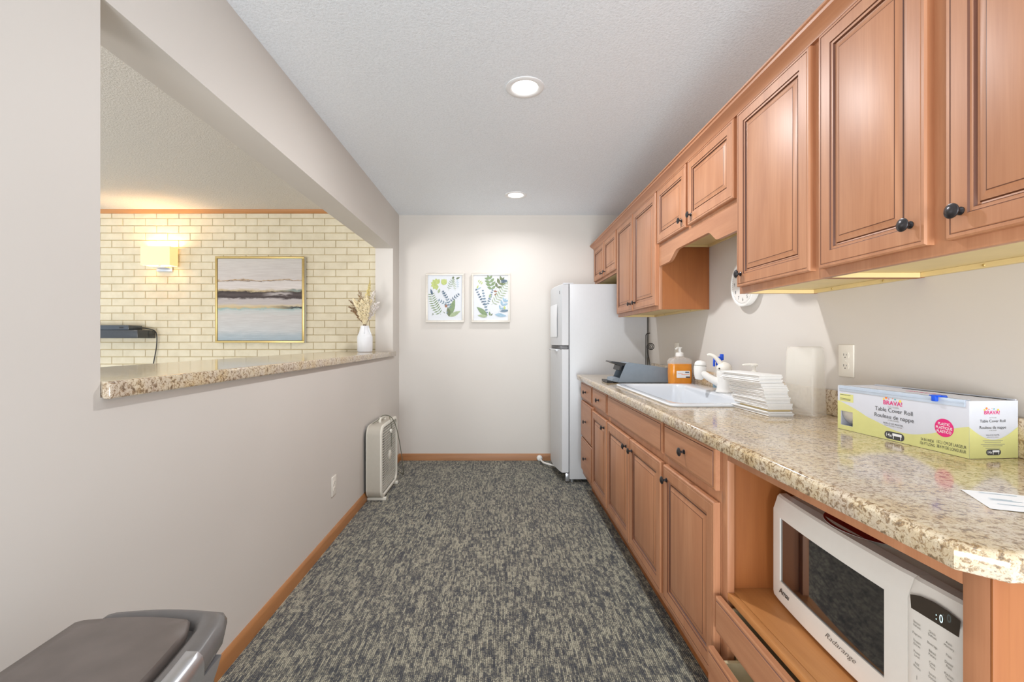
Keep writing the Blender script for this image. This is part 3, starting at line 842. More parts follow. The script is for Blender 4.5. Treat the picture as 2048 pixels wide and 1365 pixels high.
for zz, s_ in ((.071, 'PLASTIC'), (.0615, 'PLASTIQUE'), (.052, 'PLÁSTICO')): text(bm, s_, .0095, (0, .056, zz), U, V, 5, lift=.0010, sx=.82, bold=.0001)
make('round_badge', bm, inkm, cb, fixn=False); bm = BM()
for zz, s_ in ((.0225, '54 IN WIDE'), (.0125, '126 FT LONG')): text(bm, s_, .0105, (0, .097, zz), U, V, 0, lift=.0007, sx=.62)
for zz, s_ in ((.0245, '137,1 CM DE LARGEUR'), (.0135, '38,4 M DE LONGUEUR')): text(bm, s_, .0110, (0, .040, zz), U, V, 0, lift=.0007, sx=.62)
for zz in (.108, .0965, .093): patch(bm, [(-.368, zz), (-.330, zz), (-.330, zz + .0012), (-.368, zz + .0012)], og, U, V, 0, .0006)
make('size_print', bm, inkm, cb, fixn=False); bm = BM()
text(bm, 'BRAVA!', .026, (.065, .170, Hb), (0, -1, 0), (1, 0, 0), 1, lift=.0003)
make('top_print', bm, inkm, cb, fixn=False)
bm = BM(); lathe(bm, (.058, .006, .058), [(.048, 0), (.048, Lb - .012)], 32, (0, 1, 0)); make('cover_roll', bm, M['ivory'], cb)
bm = BM(); box(bm, -.0022, -.0004, .008, Lb - .008, Hb - .016, Hb + .0015, .0006); box(bm, -.0032, -.0006, .008, Lb - .008, Hb - .008, Hb - .005); box(bm, -.0004, .012, .008, Lb - .008, Hb + .0001, Hb + .0016)
make('cutter_strip', bm, M['strip'], cb)
bm = BM(); box(bm, -.010, .016, .062, .082, Hb + .002, Hb + .006, .002); box(bm, -.012, -.0034, .066, .078, Hb - .010, Hb + .004, .002); box(bm, -.002, .006, .052, .092, Hb + .0018, Hb + .0045, .001)
make('slide_cutter', bm, M['blue'], cb)
bm = BM(); box(bm, Db - .010, Db - .0035, .02, Lb - .10, Hb - .002, Hb + .0005); make('lid_slot', bm, M['dark'], cb)

# slip of paper
u = Vector((.8935, -.449, 0)); v = Vector((.449, .8935, 0)); o0 = Vector((.814, .7545, CZ + .0006))
bm = BM(); N = 10; rows = []
for i in range(N + 1):
    s = .17 * i / N; zz = .0012 * math.sin(i / N * PI * 1.5) ** 2
    rows.append([bm.verts.new(o0 + u * s + v * tt + Vector((0, 0, zz + dz))) for tt in (0, .109) for dz in (0, .0003)])
for i in range(N):
    a, b = rows[i], rows[i + 1]
    for (p, q_) in ((1, 3), (3, 2), (2, 0), (0, 1)): bm.faces.new([a[p], a[q_], b[q_], b[p]])
bm.faces.new([rows[0][k] for k in (0, 1, 3, 2)]); bm.faces.new([rows[-1][k] for k in (0, 1, 3, 2)])
sl = make('paper_slip', bm, M['paper'], None, None)
tag(sl, 'white printed paper slip lying near the counter front corner', 'paper')
bm = BM()
for tt, ln in ((.095, .05), (.06, .03), (.054, .04), (.03, .045)):
    for k in range(1): patch(bm, [(.02, tt), (.02 + ln, tt), (.02 + ln, tt + .002), (.02, tt + .002)], o0 + Vector((0, 0, .0019)), u, v, 0, .0001)
make('printed_lines', bm, M['lf_sky'], sl)

# ------------------------------------------------------------------ microwave
mw = thing('microwave', 'off-white countertop microwave with dark window on the cabinet shelf', 'microwave', (.778, 1.297, SH + .0005), math.radians(-1.6))
Wm, Hm, Dm = .578, .300, .40; DWd = .452
bm = BM(); box(bm, .035, Dm, -Wm + .004, -.004, .012, Hm - .006, .004)
make('case', bm, M['mwtop'], mw)
for a in (.07, Dm - .05):
    for b in (-.05, -Wm + .05): bm = BM(); lathe(bm, (a, b, 0), [(.014, 0), (.014, .0125)], 14); make('foot', bm, M['dark'], mw)
def bowed(y): # front bulges outward a little mid-width
    s = (-y) / Wm; return -.014 * (1 - (2 * s - 1) ** 2)
def fronty(y0_, y1_, z0_, z1_, hole=None):
    bm = BM(); ny = 16; prof = [(z0_ + .004, .034), (z0_, .026), (z0_ + .002, .010), (z0_ + .012, .003), (z0_ + .03, 0)]
    zs = [(z0_ + .002, .036), (z0_, .022), (z0_ + .002, .008), (z0_ + .008, .002), (z0_ + .020, 0)]
    if hole: zs += [(hole[2], 0), (hole[3], 0)]
    zs += [(z1_ - .042, .000), (z1_ - .034, .003), (z1_ - .006, .012), (z1_ - .001, .018), (z1_, .036)]
    ys = [y0_ + (y1_ - y0_) * i / ny for i in range(ny + 1)]
    if hole: ys = sorted(set([round(y, 5) for y in ys if not (abs(y - hole[0]) < .012 or abs(y - hole[1]) < .012)] + [hole[0], hole[1]]))
    g = [[bm.verts.new((x + bowed(y) * (1 if x < .03 else .3) + (.002 if (i == 0 or i == len(ys) - 1) else 0), y, z)) for (z, x) in zs] for i, y in enumerate(ys)]
    for i in range(len(ys) - 1):
        for j in range(len(zs) - 1):
            if hole and ys[i] >= hole[0] - 1e-6 and ys[i + 1] <= hole[1] + 1e-6 and zs[j][0] >= hole[2] - 1e-6 and zs[j + 1][0] <= hole[3] + 1e-6: continue
            bm.faces.new([g[i][j], g[i + 1][j], g[i + 1][j + 1], g[i][j + 1]])
    for i in (0, len(ys) - 1):
        bm.faces.new([g[i][j] for j in range(len(zs))])
    if hole:
        for (ya, yb, za, zb) in ((hole[0], hole[0], hole[2], hole[3]), (hole[1], hole[1], hole[2], hole[3])):
            bm.faces.new([bm.verts.new(p) for p in ((bowed(ya), ya, za), (bowed(ya), ya, zb), (.012, ya, zb), (.012, ya, za))])
        for zc in (hole[2], hole[3]):
            yy = [y for y in ys if hole[0] - 1e-6 <= y <= hole[1] + 1e-6]
            for a, b in zip(yy, yy[1:]): bm.faces.new([bm.verts.new(p) for p in ((bowed(a), a, zc), (bowed(b), b, zc), (.012, b, zc), (.012, a, zc))])
    return bm
hole = (-DWd + .048, -.042, .072, .246)
dr = make('door', fronty(-DWd, -.001, .006, Hm, hole), M['mw'], mw, None, 28)
bm = BM()
NY = 12
g = [[bm.verts.new((.0035 + bowed(hole[0] + (hole[1] - hole[0]) * i / NY), hole[0] + (hole[1] - hole[0]) * i / NY, z)) for z in (hole[2], hole[3])] for i in range(NY + 1)]
for i in range(NY): bm.faces.new([g[i][0], g[i + 1][0], g[i + 1][1], g[i][1]])
make('window', bm, M['glassdark'], dr)
bm = BM(); Um = (0, -1, 0)
text(bm, 'Amana', .0215, (bowed(-.07) - .0002, -.074, .049), Um, V, 0, lift=.0012, bold=.0003, shear=.25); make('lettering', bm, M['inkb'], dr, fixn=False); bm = BM()
text(bm, 'Radarange', .018, (bowed(-.27) - .0002, -.285, .053), Um, V, 0, lift=.0012, sx=1.25, bold=-.0002, shear=.6)
make('lettering', bm, M['inkb'], dr, fixn=False)
cp = make('control_panel', fronty(-Wm, -DWd - .0015, .006, Hm), M['mw'], mw, None, 28)
bm = BM(); xb = -.0108
disp = [(.462, .244), (.545, .244), (.548, .272), (.530, .277), (.505, .279), (.480, .276), (.460, .268)]
A = [(bowed(-a) - .0006, -a, b) for a, b in disp]; 
bm.faces.new([bm.verts.new(p) for p in A]); make('display', bm, M['dispdark'], cp)
bm = BM(); text(bm, ': 0', .020, (-.0115, -.520, .2605), Um, V, 0, lift=.0008, sx=.7); make('lit_digits', bm, M['digit'], cp, fixn=False)
bm = BM()
rws = [(.232, 2, ('Sensor\nReheat', 'Quick\nDefrost', 'Auto\nMemory')), (.214, 1, ('Popcorn', 'Beverage', 'Pizza')), (.198, 1, ('Frozen\nEntree', 'Baked\nPotato', 'Dinner\nPlate')), (.178, 1, ('Power\nLevel', 'Cook\nTime', 'Kitchen\nTimer')),
       (.158, 1, ('Add\nMinute', 'Sound\nOption', 'Clock\nSet')), (.136, 0, ('1', '2', '3')), (.116, 0, ('4', '5', '6')), (.096, 0, ('7', '8', '9')), (.076, 0, ('*', '0', '#')), (.052, 1, ('STOP\nCLEAR', '', 'START'))]
for z_, k_, tt in rws:
    for a_, s_ in zip((.474, .502, .530), tt):
        if s_: text(bm, s_, .0105 if k_ == 0 else .0062, (bowed(-a_) - .0004, -a_, z_ - .012), Um, V, 0, lift=.0010, sx=.85)
make('keypad_print', bm, M['inkl'], cp, fixn=False)
# sticker hanging in the cabinet and plate on top
bm = BM(); box(bm, .86, .955, 1.3475, 1.3485, .785, .842); 
st = make('warning_tag', bm, M['paper'])
tag(st, 'white printed warning tag hanging on the cabinet wall above the microwave', 'tag')
bm = BM(); text(bm, 'WARNING', .008, (.907, 1.3473, .832), (1, 0, 0), V, 0, lift=.0006)
for k in range(9):
    wd = .035 + .007 * ((k * 5) % 3) - .004; zz = .822 - .0038 * k
    patch(bm, [(.907 - wd, zz), (.907 + wd, zz), (.907 + wd, zz + .0016), (.907 - wd, zz + .0016)], (0, 1.3473, 0), (1, 0, 0), V, 0, .0005)
make('printing', bm, M['ink'], st, fixn=False)
bm = BM(); lathe(bm, (0, 0, 0), [(0, 0), (.070, 0), (.090, .001), (.115, .003), (.1195, .0045), (.1192, .0048)], 48, mi=1, caps=False)
ls = [[(r_ * math.cos(2 * PI * i / 48), r_ * math.sin(2 * PI * i / 48), z_) for i in range(48)] for r_, z_ in ((.1192, .0048), (.1165, .0046), (.09, .0028), (.07, .0022))]
loops(bm, ls, False, True, mis=[0, 0, 0, 0])
pl = make('party_plate', bm, [M['red'], M['paper']]); pl.location = (.900, 1.06, SH + Hm - .004); tag(pl, 'dark red plate with pale rim lying on top of the microwave', 'plate')

# ------------------------------------------------------------------ wall cabinets
UX = .950; UD = .930; UT = 2.092
def wall_cabinet(label, y0, y1, z0, side=True):
    off = ((UX + XR) / 2, (y0 + y1) / 2, z0)
    r = thing('wall_cabinet', label, 'cabinet', off, group='wall cabinets on the right wall'); e = .0006
    bm = BM()
    box(bm, UX, UX + .02, y0 + e, y1 - e, z0, UT, .001)
    make('face_frame', bm, M['wood'], r, off)
    bm = BM()
    box(bm, UX + .0202, XR - .001, y0 + e, y0 + .014, z0 + .001, UT); make('side_panel', bm, M['sidep'], r, off)
    bm = BM(); box(bm, UX + .0202, XR - .001, y1 - .014, y1 - e, z0 + .001, UT); make('side_panel', bm, M['sidep'], r, off)
    bm = BM(); box(bm, UX + .0202, XR - .001, y0 + .0145, y1 - .0145, z0 + .016, z0 + .030); make('bottom_panel', bm, M['under'], r, off)
    bm = BM(); box(bm, UX + .0202, XR - .001, y0 + .0145, y1 - .0145, UT - .012, UT - .0005); make('top_panel', bm, M['under'], r, off)
    bm = BM(); box(bm, XR - .016, XR - .001, y0 + .0145, y1 - .0145, z0 + .002, z0 + .0155); rl = make('mounting_rail', bm, M['under'], r, off)
    for ya, yb in ((y0 + .0145, y0 + .0165), (y1 - .0165, y1 - .0145)):
        bm = BM(); box(bm, UX + .0202, XR - .017, ya, yb, z0 + .001, z0 + .0155); make('side_lining', bm, M['under'], r, off)
    for k in (.25, .75):
        bm = BM(); yy = y0 + (y1 - y0) * k; lathe(bm, (XR - .0162, yy, z0 + .0085), [(.004, 0), (.003, .0015), (0, .002)], 10, (-1, 0, 0))
        make('screw', bm, M['gold'], rl, off)
    return r, off
DT = 2.080
r, off = wall_cabinet('short two-door wall cabinet above the fridge at the far wall', 3.64, 4.528, 1.745)
add_front(r, 'door', off, UD, 4.078, 4.478, 1.767, DT, (4.125, 1.80)); add_front(r, 'door', off, UD, 3.648, 4.052, 1.767, DT, (4.008, 1.80))
r, off = wall_cabinet('tall two-door wall cabinet between the fridge and the sink valance', 2.71, 3.638, 1.377)
add_front(r, 'door', off, UD, 3.190, 3.615, 1.402, DT, (3.235, 1.452)); add_front(r, 'door', off, UD, 2.722, 3.172, 1.402, DT, (3.125, 1.452))
r, off = wall_cabinet('short two-door wall cabinet over the sink with a scalloped valance', 1.803, 2.708, 1.745)
add_front(r, 'door', off, UD, 2.282, 2.692, 1.762, DT, (2.325, 1.805)); add_front(r, 'door', off, UD, 1.815, 2.254, 1.762, DT, (2.212, 1.805))
bm = BM()
pts = [(2.7078, 1.7445), (2.7078, 1.634), (2.56, 1.634)]
def ogee(ya, za, yb, zb, n=10):
    return [(ya + (yb - ya) * k / n, za + (zb - za) * (.5 - .5 * math.cos(PI * k / n))) for k in range(1, n + 1)]
pts += ogee(2.56, 1.634, 2.43, 1.684) + [(2.08, 1.684)] + ogee(2.08, 1.684, 1.98, 1.634) + [(1.8038, 1.634), (1.8038, 1.7445)]
prism(bm, pts, lambda a, b, d: (d, a, b), UX, UX + .019)
make('valance', bm, M['woody'], r, off)
r, off = wall_cabinet('single-door wall cabinet right of the sink, in front of the clock', 1.352, 1.801, 1.377)
add_front(r, 'door', off, UD, 1.367, 1.786, 1.402, DT, (1.755, 1.450))
r, off = wall_cabinet('nearest wall cabinet with two tall doors above the microwave end', .590, 1.350, 1.377)
add_front(r, 'door', off, UD, .994, 1.329, 1.402, DT, (1.030, 1.455)); add_front(r, 'door', off, UD, .612, .951, 1.402, DT, (.918, 1.455))
# crown moulding
bm = BM()
prism(bm, [(UX - .0004, 0), (UX - .012, 0), (UX - .014, .008), (UX - .022, .016), (UX - .036, .026), (UX - .044, .030), (UX - .046, .038), (UX - .052, .040), (UX - .052, .047), (UX - .0004, .047)],
      lambda a, b, d: (a, d, UT - .006 + b), .56, YB - .002)
box(bm, UX, XR - .001, .60, YB - .002, UT + .0005, UT + .010)
struct('trim_2', bm, M['woody'], 'stained wood crown moulding along the top of the wall cabinets', 'trim')

# ------------------------------------------------------------------ clock
cy, cz = 2.27, 1.478
ck = thing('wall_clock', 'round white wall clock half hidden behind a wall cabinet door', 'clock', (XR, cy, cz))
bm = BM(); lathe(bm, (XR - .0005, cy, cz), [(.100, 0), (.112, .010), (.116, .034), (.114, .040), (.107, .041), (.104, .036), (0, .0355)], 56, (-1, 0, 0)); make('clock_case', bm, M['white'], ck, (XR, cy, cz))
bm = BM(); Uc = (0, -1, 0)
for h in range(1, 13):
    a = math.radians(90 - 30 * h); text(bm, str(h), .024, (XR - .0365, cy - .080 * math.cos(a), cz + .080 * math.sin(a)), Uc, V, 0, lift=.0005)
for k in range(60):
    a = 2 * PI * k / 60; c_, s_ = math.cos(a), math.sin(a)
    r0, r1, w_ = (.096, .101, .0007)
    patch(bm, [(r0 * c_ - w_ * s_, r0 * s_ + w_ * c_), (r1 * c_ - w_ * s_, r1 * s_ + w_ * c_), (r1 * c_ + w_ * s_, r1 * s_ - w_ * c_), (r0 * c_ + w_ * s_, r0 * s_ - w_ * c_)][::-1], (XR - .0365, cy, cz), Uc, V, 0, .0005)
make('numerals', bm, M['ink'], ck, (XR, cy, cz), fixn=False)
bm = BM()
for ang, ln in ((128, .05), (62, .075)):
    a = math.radians(ang); d = Vector((0, -math.cos(a), math.sin(a))); tube(bm, [Vector((XR - .0385, cy, cz)), Vector((XR - .0385, cy, cz)) + d * ln], .0015, 6)
make('clock_hands', bm, M['inkb'], ck, (XR, cy, cz))

# ------------------------------------------------------------------ outlets
def outlet(loc, rz, label):
    """built facing -Y then turned"""
    r = thing('wall_outlet', label, 'outlet', loc, rz, 'duplex wall outlets')
    bm = BM(); box(bm, -.036, .036, -.006, 0, -.058, .058, .0028, 0, 3); make('cover_plate', bm, M['ivory'], r)
    for s in (1, -1):
        bm = BM(); c_ = .0195 * s
        prism(bm, [(a, b) for a, b in rrect(-.0165, .0165, c_ - .0135, c_ + .0135, .010, 4)], lambda a, b, d: (a, d, b), -.0078, -.0058)
        o = make('receptacle', bm, M['ivory'], r)
        bm = BM(); box(bm, -.0075, -.0055, -.0082, -.0078, c_ - .001, c_ + .007); box(bm, .0055, .0072, -.0082, -.0078, c_, c_ + .006); lathe(bm, (0, -.0078, c_ - .007), [(.0022, 0), (.0022, .0004)], 10, (0, -1, 0))
        make('slots', bm, M['dark'], o)
    bm = BM(); lathe(bm, (0, -.006, 0), [(.0028, 0), (.002, .0012), (0, .0014)], 10, (0, -1, 0)); make('screw', bm, M['ivory'], r)
outlet((XL, 2.74, .318), PI / 2, 'white duplex outlet low on the left wall before the box fan')
outlet((XR, 1.636, 1.12), -PI / 2, 'white duplex outlet above the counter, left of the table cover carton')
outlet((XR, 3.20, 1.118), -PI / 2, 'white duplex outlet on the right wall behind the orange soap bottle')

# ------------------------------------------------------------------ fridge
off = (.90, 4.15, 0)
fr = thing('refrigerator', 'white top-freezer refrigerator standing at the end of the counter', 'refrigerator', off)
bm = BM(); box(bm, .585, 1.235, 3.802, 4.50, .03, 1.665, .006); make('cabinet', bm, M['fridge'], fr, off)
bm = BM(); box(bm, .577, .5848, 3.812, 4.49, .10, 1.655); make('door_gasket', bm, M['fridgegap'], fr, off)
def fdoor(z0, z1, name):
    bm = BM(); n = 14; rows = []
    for i in range(n + 1):
        y = 3.800 + .70 * i / n; s = i / n
        xb = .516 - .043 * math.sin(PI * s)
        if i in (0, n): xb = .522
        rows.append((y, xb))
    pl_ = [(x, y) for y, x in rows] + [(.5765, 4.50), (.5765, 3.800)]
    zz = [(z0, .004), (z0 + .004, 0), (z1 - .004, 0), (z1, .004)]
    ls = []
    for z_, ins in zz: ls.append([(x + (ins if x < .57 else 0), min(max(y, 3.800 + ins), 4.50 - ins), z_) for x, y in pl_])
    loops(bm, ls, True, True)
    return make(name, bm, M['fridge'], fr, off, 40)
d_ = fdoor(1.150, 1.662, 'freezer_door'); d2_ = fdoor(.085, 1.118, 'fridge_door')
for (dd, z0, z1) in ((d_, 1.118 + .008, 1.146), (d2_, 1.120, 1.128)):
    pass
bm = BM(); box(bm, .510, .574, 3.815, 4.46, 1.1195, 1.1485, .004); make('handle_recess', bm, M['fridgegap'], fr, off)
bm = BM()
prism(bm, [(.486, 1.100), (.478, 1.112), (.486, 1.1185), (.53, 1.1185), (.53, 1.100)], lambda a, b, d: (a, d, b), 3.90, 4.40); make('door_handle', bm, M['fridge'], d2_, off)
bm = BM(); box(bm, .535, .62, 3.810, 3.86, 1.6655, 1.676, .003); make('hinge_cover', bm, M['fridge'], fr, off)
bm = BM(); box(bm, .552, .585, 3.806, 3.84, .012, .080, .003); make('lower_hinge', bm, M['steel'], fr, off)
for a, b in ((.61, 3.84), (.61, 4.45), (1.20, 3.84), (1.20, 4.45)): bm = BM(); lathe(bm, (a, b, 0), [(.016, 0), (.016, .03)], 14); make('foot', bm, M['steel'], fr, off)
bm = BM(); box(bm, .567, .5848, 3.845, 4.47, .035, .084); make('kick_grille', bm, M['dark'], fr, off)
bm = BM(); box(bm, .5055, .5095, 3.842, 3.856, 1.585, 1.612, .0005); make('badge', bm, M['fridgegap'], d_, off)
bm = BM(); N = 6
rows = []
for i in range(N + 1):
    y = 3.900 + .33 * i / N; s = (y - 3.8) / .7; xb = .516 - .043 * math.sin(PI * s) - .0025
    rows.append([(xb - (.003 if i == 0 else 0), y, 1.225), (xb - (.004 if i == 0 else 0), y, 1.37), (xb, y, 1.505)])
vs = [[bm.verts.new(p) for p in R_] for R_ in rows]; vb = [[bm.verts.new((p[0] + .0004, p[1], p[2])) for p in R_] for R_ in rows]
for i in range(N):
    for j in range(2): bm.faces.new([vs[i][j], vs[i + 1][j], vs[i + 1][j + 1], vs[i][j + 1]]); bm.faces.new([vb[i][j], vb[i][j + 1], vb[i + 1][j + 1], vb[i + 1][j]])
pn = make('paper_note', bm, M['paper']); tag(pn, 'white paper note stuck on the freezer door', 'paper')
# white fitting beside the fridge foot
dsx = thing('door_stop', 'small white plastic fitting on the floor edge beside the fridge foot', 'fitting', (.40, 4.30, .05))
bm = BM(); tube(bm, [(.40, 4.46, .030), (.42, 4.30, .036), (.515, 4.18, .040)], .0085, 12, 0, 4); make('rod', bm, M['white'], dsx, (.40, 4.30, .05))
bm = BM(); lathe(bm, (.395, 4.515, .031), [(.024, -.0), (.028, .010), (.028, .035), (.020, .045), (0, .047)], 20, (0, -1, 0)); make('cap', bm, M['white'], dsx, (.40, 4.30, .05))

# ------------------------------------------------------------------ framed botanical prints
def leaf(bm, u0, v0, ang, ln, wd, mi, og, lift=.0006):
    LSTEP[0] = (LSTEP[0] + 1) % 300; lift = .0006 + LSTEP[0] * .000012
    c_, s_ = math.cos(ang), math.sin(ang); n = 6; a = []; b = []; wd = wd * 1.2; ln = ln * 1.1
    for k in range(n + 1):
        t_ = k / n; w_ = wd * math.sin(PI * t_ ** .85) * .5
        a.append((u0 + c_ * ln * t_ - s_ * w_, v0 + s_ * ln * t_ + c_ * w_))
        if 0 < k < n: b.append((u0 + c_ * ln * t_ + s_ * w_, v0 + s_ * ln * t_ - c_ * w_))
    patch(bm, (a + b[::-1])[::-1], og, (1, 0, 0), (0, 0, 1), mi, lift)
def sprig(bm, u0, v0, ang, ln, n, lw, ll, mi, og, curve=0, spread=1.0, taper=.6, ms=None):
    a = ang; u_, v_ = u0, v0
    for k in range(n):
        st_ = ln / n; nu, nv = u_ + math.cos(a) * st_, v_ + math.sin(a) * st_
        w_ = .0009; cc, ss = math.cos(a), math.sin(a)
        patch(bm, [(u_ - ss * w_, v_ + cc * w_), (nu - ss * w_, nv + cc * w_), (nu + ss * w_, nv - cc * w_), (u_ + ss * w_, v_ - cc * w_)][::-1], og, (1, 0, 0), (0, 0, 1), ms or mi, .0005)
        sc_ = 1 - taper * abs(k / n - .35)
        for sd in (1, -1): leaf(bm, nu, nv, a + sd * spread, ll * sc_, lw * sc_, mi, og, .0006 + .00005 * k)
        a += curve; u_, v_ = nu, nv
    leaf(bm, u_, v_, a, ll * .7, lw * .7, mi, og)
LSTEP = [0]
LM = [M['printpaper'], M['lf_green'], M['lf_sage'], M['lf_lime'], M['lf_blue'], M['lf_sky'], M['lf_rust'], M['lf_olive'], M['lf_navy']]
def print_frame(x0, x1, z0, z1, label, which):
    off = ((x0 + x1) / 2, YB, z0)
    r = thing('picture_frame', label, 'picture', off, group='framed botanical prints')
    fw, dp_ = .020, .030; yf = YB - dp_ - .008
    bm = BM()
    for (a, b, c_, d) in ((x0, x1, z0, z0 + fw), (x0, x1, z1 - fw, z1), (x0, x0 + fw, z0 + fw, z1 - fw), (x1 - fw, x1, z0 + fw, z1 - fw)): box(bm, a, b, yf, YB - .002, c_, d, .0015)
    make('frame', bm, M['silver'], r, off)
    bm = BM(); box(bm, x0 + fw, x1 - fw, yf + .012, YB - .004, z0 + fw, z1 - fw)
    og = (x0 + fw, yf + .012, z0 + fw); W_, H_ = x1 - x0 - 2 * fw, z1 - z0 - 2 * fw
    R_ = math.radians; k = lambda a, b: (a * W_, b * H_)
    S = lambda a, b, ang, ln, n, lw, ll, mi, **kw: sprig(bm, a * W_, b * H_, R_(ang), ln * H_, n, lw, ll, mi, og, **kw)
    Lf = lambda a, b, ang, ln, wd, mi: leaf(bm, a * W_, b * H_, R_(ang), ln * H_, wd, mi, og)
    if which == 0:
        S(.38, .12, 128, .50, 10, .011, .050, 1, curve=-.05, spread=1.25)
        S(.12, .10, 60, .04, 2, .005, .012, 7)
        Lf(.62, .08, 72, .38, .046, 1); Lf(.62, .08, 98, .20, .032, 7); Lf(.62, .08, 26, .26, .034, 2)
        S(.66, .22, 100, .40, 7, .010, .026, 4, curve=.06, spread=.9); S(.62, .40, 40, .26, 5, .009, .024, 8, spread=.9); S(.66, .30, 150, .28, 5, .009, .024, 4, spread=.9); S(.58, .45, 120, .20, 4, .009, .024, 8, spread=.9)
        S(.60, .66, 75, .26, 6, .006, .030, 1, curve=-.05); S(.80, .66, 100, .22, 6, .005, .022, 2); S(.88, .70, 95, .2, 5, .004, .018, 5)
        for a_ in (60, 95, 130, 165, 200, 235, 270): Lf(.25, .80, a_, .12, .034, 3)
        for a_ in (70, 90, 110): Lf(.47, .78, a_, .13, .032, 3)
        Lf(.13, .56, 105, .13, .018, 8); Lf(.53, .28, 90, .07, .022, 6); Lf(.30, .60, 70, .1, .02, 2); Lf(.74, .92, 90, .05, .018, 7); Lf(.82, .92, 20, .09, .014, 7)
        Lf(.50, .15, 130, .05, .006, 7); Lf(.54, .14, 60, .06, .007, 4)
    else:
        S(.55, .62, 100, .30, 4, .026, .058, 1, curve=.05, spread=1.0); S(.62, .66, 55, .26, 3, .026, .060, 7, spread=.9)
        S(.40, .10, 100, .56, 9, .014, .018, 4, spread=1.0); S(.34, .30, 118, .42, 7, .012, .016, 8, spread=1.1); S(.40, .32, 72, .36, 7, .012, .016, 4, spread=1.1)
        S(.52, .34, 45, .58, 10, .009, .052, 2, curve=.035, spread=1.1)
        Lf(.40, .10, 140, .28, .040, 1); Lf(.40, .08, 172, .20, .026, 2)
        S(.72, .16, 62, .28, 3, .018, .055, 5, spread=.7); Lf(.62, .13, -8, .24, .030, 5); Lf(.76, .20, 5, .2, .022, 4)
        S(.78, .86, 5, .13, 6, .010, .018, 8, spread=1.2); Lf(.58, .65, -10, .08, .014, 6); Lf(.60, .56, 30, .06, .012, 6)
        S(.10, .90, -35, .12, 3, .008, .02, 3); Lf(.1, .70, 70, .08, .012, 3); Lf(.1, .68, 30, .1, .01, 5); Lf(.48, .10, 100, .09, .016, 1); Lf(.50, .10, 50, .06, .01, 7)
        Lf(.46, .50, 70, .09, .02, 2); Lf(.9, .24, 90, .07, .018, 3)
    make('artwork', bm, LM, r, off, fixn=False)
print_frame(-.728, -.350, 1.372, 1.858, 'left of the two framed leaf prints, with tall fern and dark sprigs', 0)
print_frame(-.277, .104, 1.372, 1.858, 'right of the two framed leaf prints, with blue leaves at bottom right', 1)

# ------------------------------------------------------------------ abstract painting on the bricks
x0, x1, z0, z1 = -2.685, -1.845, 1.170, 1.987
off = ((x0 + x1) / 2, YBR, z0); yf = 4.295
pa = thing('abstract_painting', 'square abstract seascape painting in thin gold frame on the brick wall', 'painting', off)
bm = BM(); fw = .020
for (a, b, c_, d) in ((x0, x1, z0, z0 + fw), (x0, x1, z1 - fw, z1), (x0, x0 + fw, z0 + fw, z1 - fw), (x1 - fw, x1, z0 + fw, z1 - fw)): box(bm, a, b, yf, yf + .012, c_, d, .002)
make('frame', bm, M['gold'], pa, off)
bm = BM()
for (a, b, c_, d) in ((x0 + .002, x1 - .002, z0 + .002, z0 + fw), (x0 + .002, x1 - .002, z1 - fw, z1 - .002), (x0 + .002, x0 + fw, z0 + fw, z1 - fw), (x1 - fw, x1 - .002, z0 + fw, z1 - fw)): box(bm, a, b, yf + .0122, YBR - .003, c_, d)
make('frame_side', bm, M['edge'], pa, off)
bm = BM(); box(bm, x0 + fw + .003, x1 - fw - .003, yf + .006, yf + .02, z0 + fw + .003, z1 - fw - .003); make('canvas', bm, M['canvas'], pa, off)

# ------------------------------------------------------------------ sconce
sx0, sx1, sy0, sy1, sz0, sz1 = -3.325, -3.055, 4.215, 4.325, 1.893, 2.066
off = ((sx0 + sx1) / 2, YBR, sz0)
sc = thing('wall_sconce', 'lit rectangular linen wall sconce glowing warm on the brick wall', 'wall lamp', off)
bm = BM(); w = .003
box(bm, sx0, sx1, sy0, sy0 + w, sz0, sz1); box(bm, sx0, sx1, sy1 - w, sy1, sz0, sz1); box(bm, sx0, sx0 + w, sy0 + w, sy1 - w, sz0, sz1); box(bm, sx1 - w, sx1, sy0 + w, sy1 - w, sz0, sz1)
make('lamp_shade', bm, M['shade'], sc, off)
bm = BM(); mx = (sx0 + sx1) / 2
box(bm, mx - .075, mx + .075, YBR - .022, YBR - .002, 1.848, 1.892, .003); box(bm, mx - .06, mx + .06, YBR - .10, YBR - .022, 1.874, 1.886, .003); box(bm, mx - .006, mx + .006, 4.262, 4.276, 1.886, 1.96)
make('bracket', bm, M['steel'], sc, off)
for s in (-.07, .07):
    bm = BM(); bmesh.ops.create_uvsphere(bm, u_segments=14, v_segments=10, radius=.017, matrix=Matrix.Translation((mx + s, 4.268, 1.985))); lathe(bm, (mx + s, 4.268, 1.93), [(.008, 0), (.008, .045)], 10); 
    make('bulb', bm, M['bulb'], sc, off)
    l = bpy.data.lights.new('sconce_bulb', 'POINT'); l.energy = 2.2; l.color = (1, .80, .54); l.shadow_soft_size = .018
    lo = bpy.data.objects.new('sconce_bulb', l); C.objects.link(lo); lo.location = (mx + s, 4.268, 2.012)
bm = BM(); box(bm, mx - .08, mx + .08, 4.262, 4.274, 1.925, 1.935, .002); make('crossbar', bm, M['steel'], sc, off)

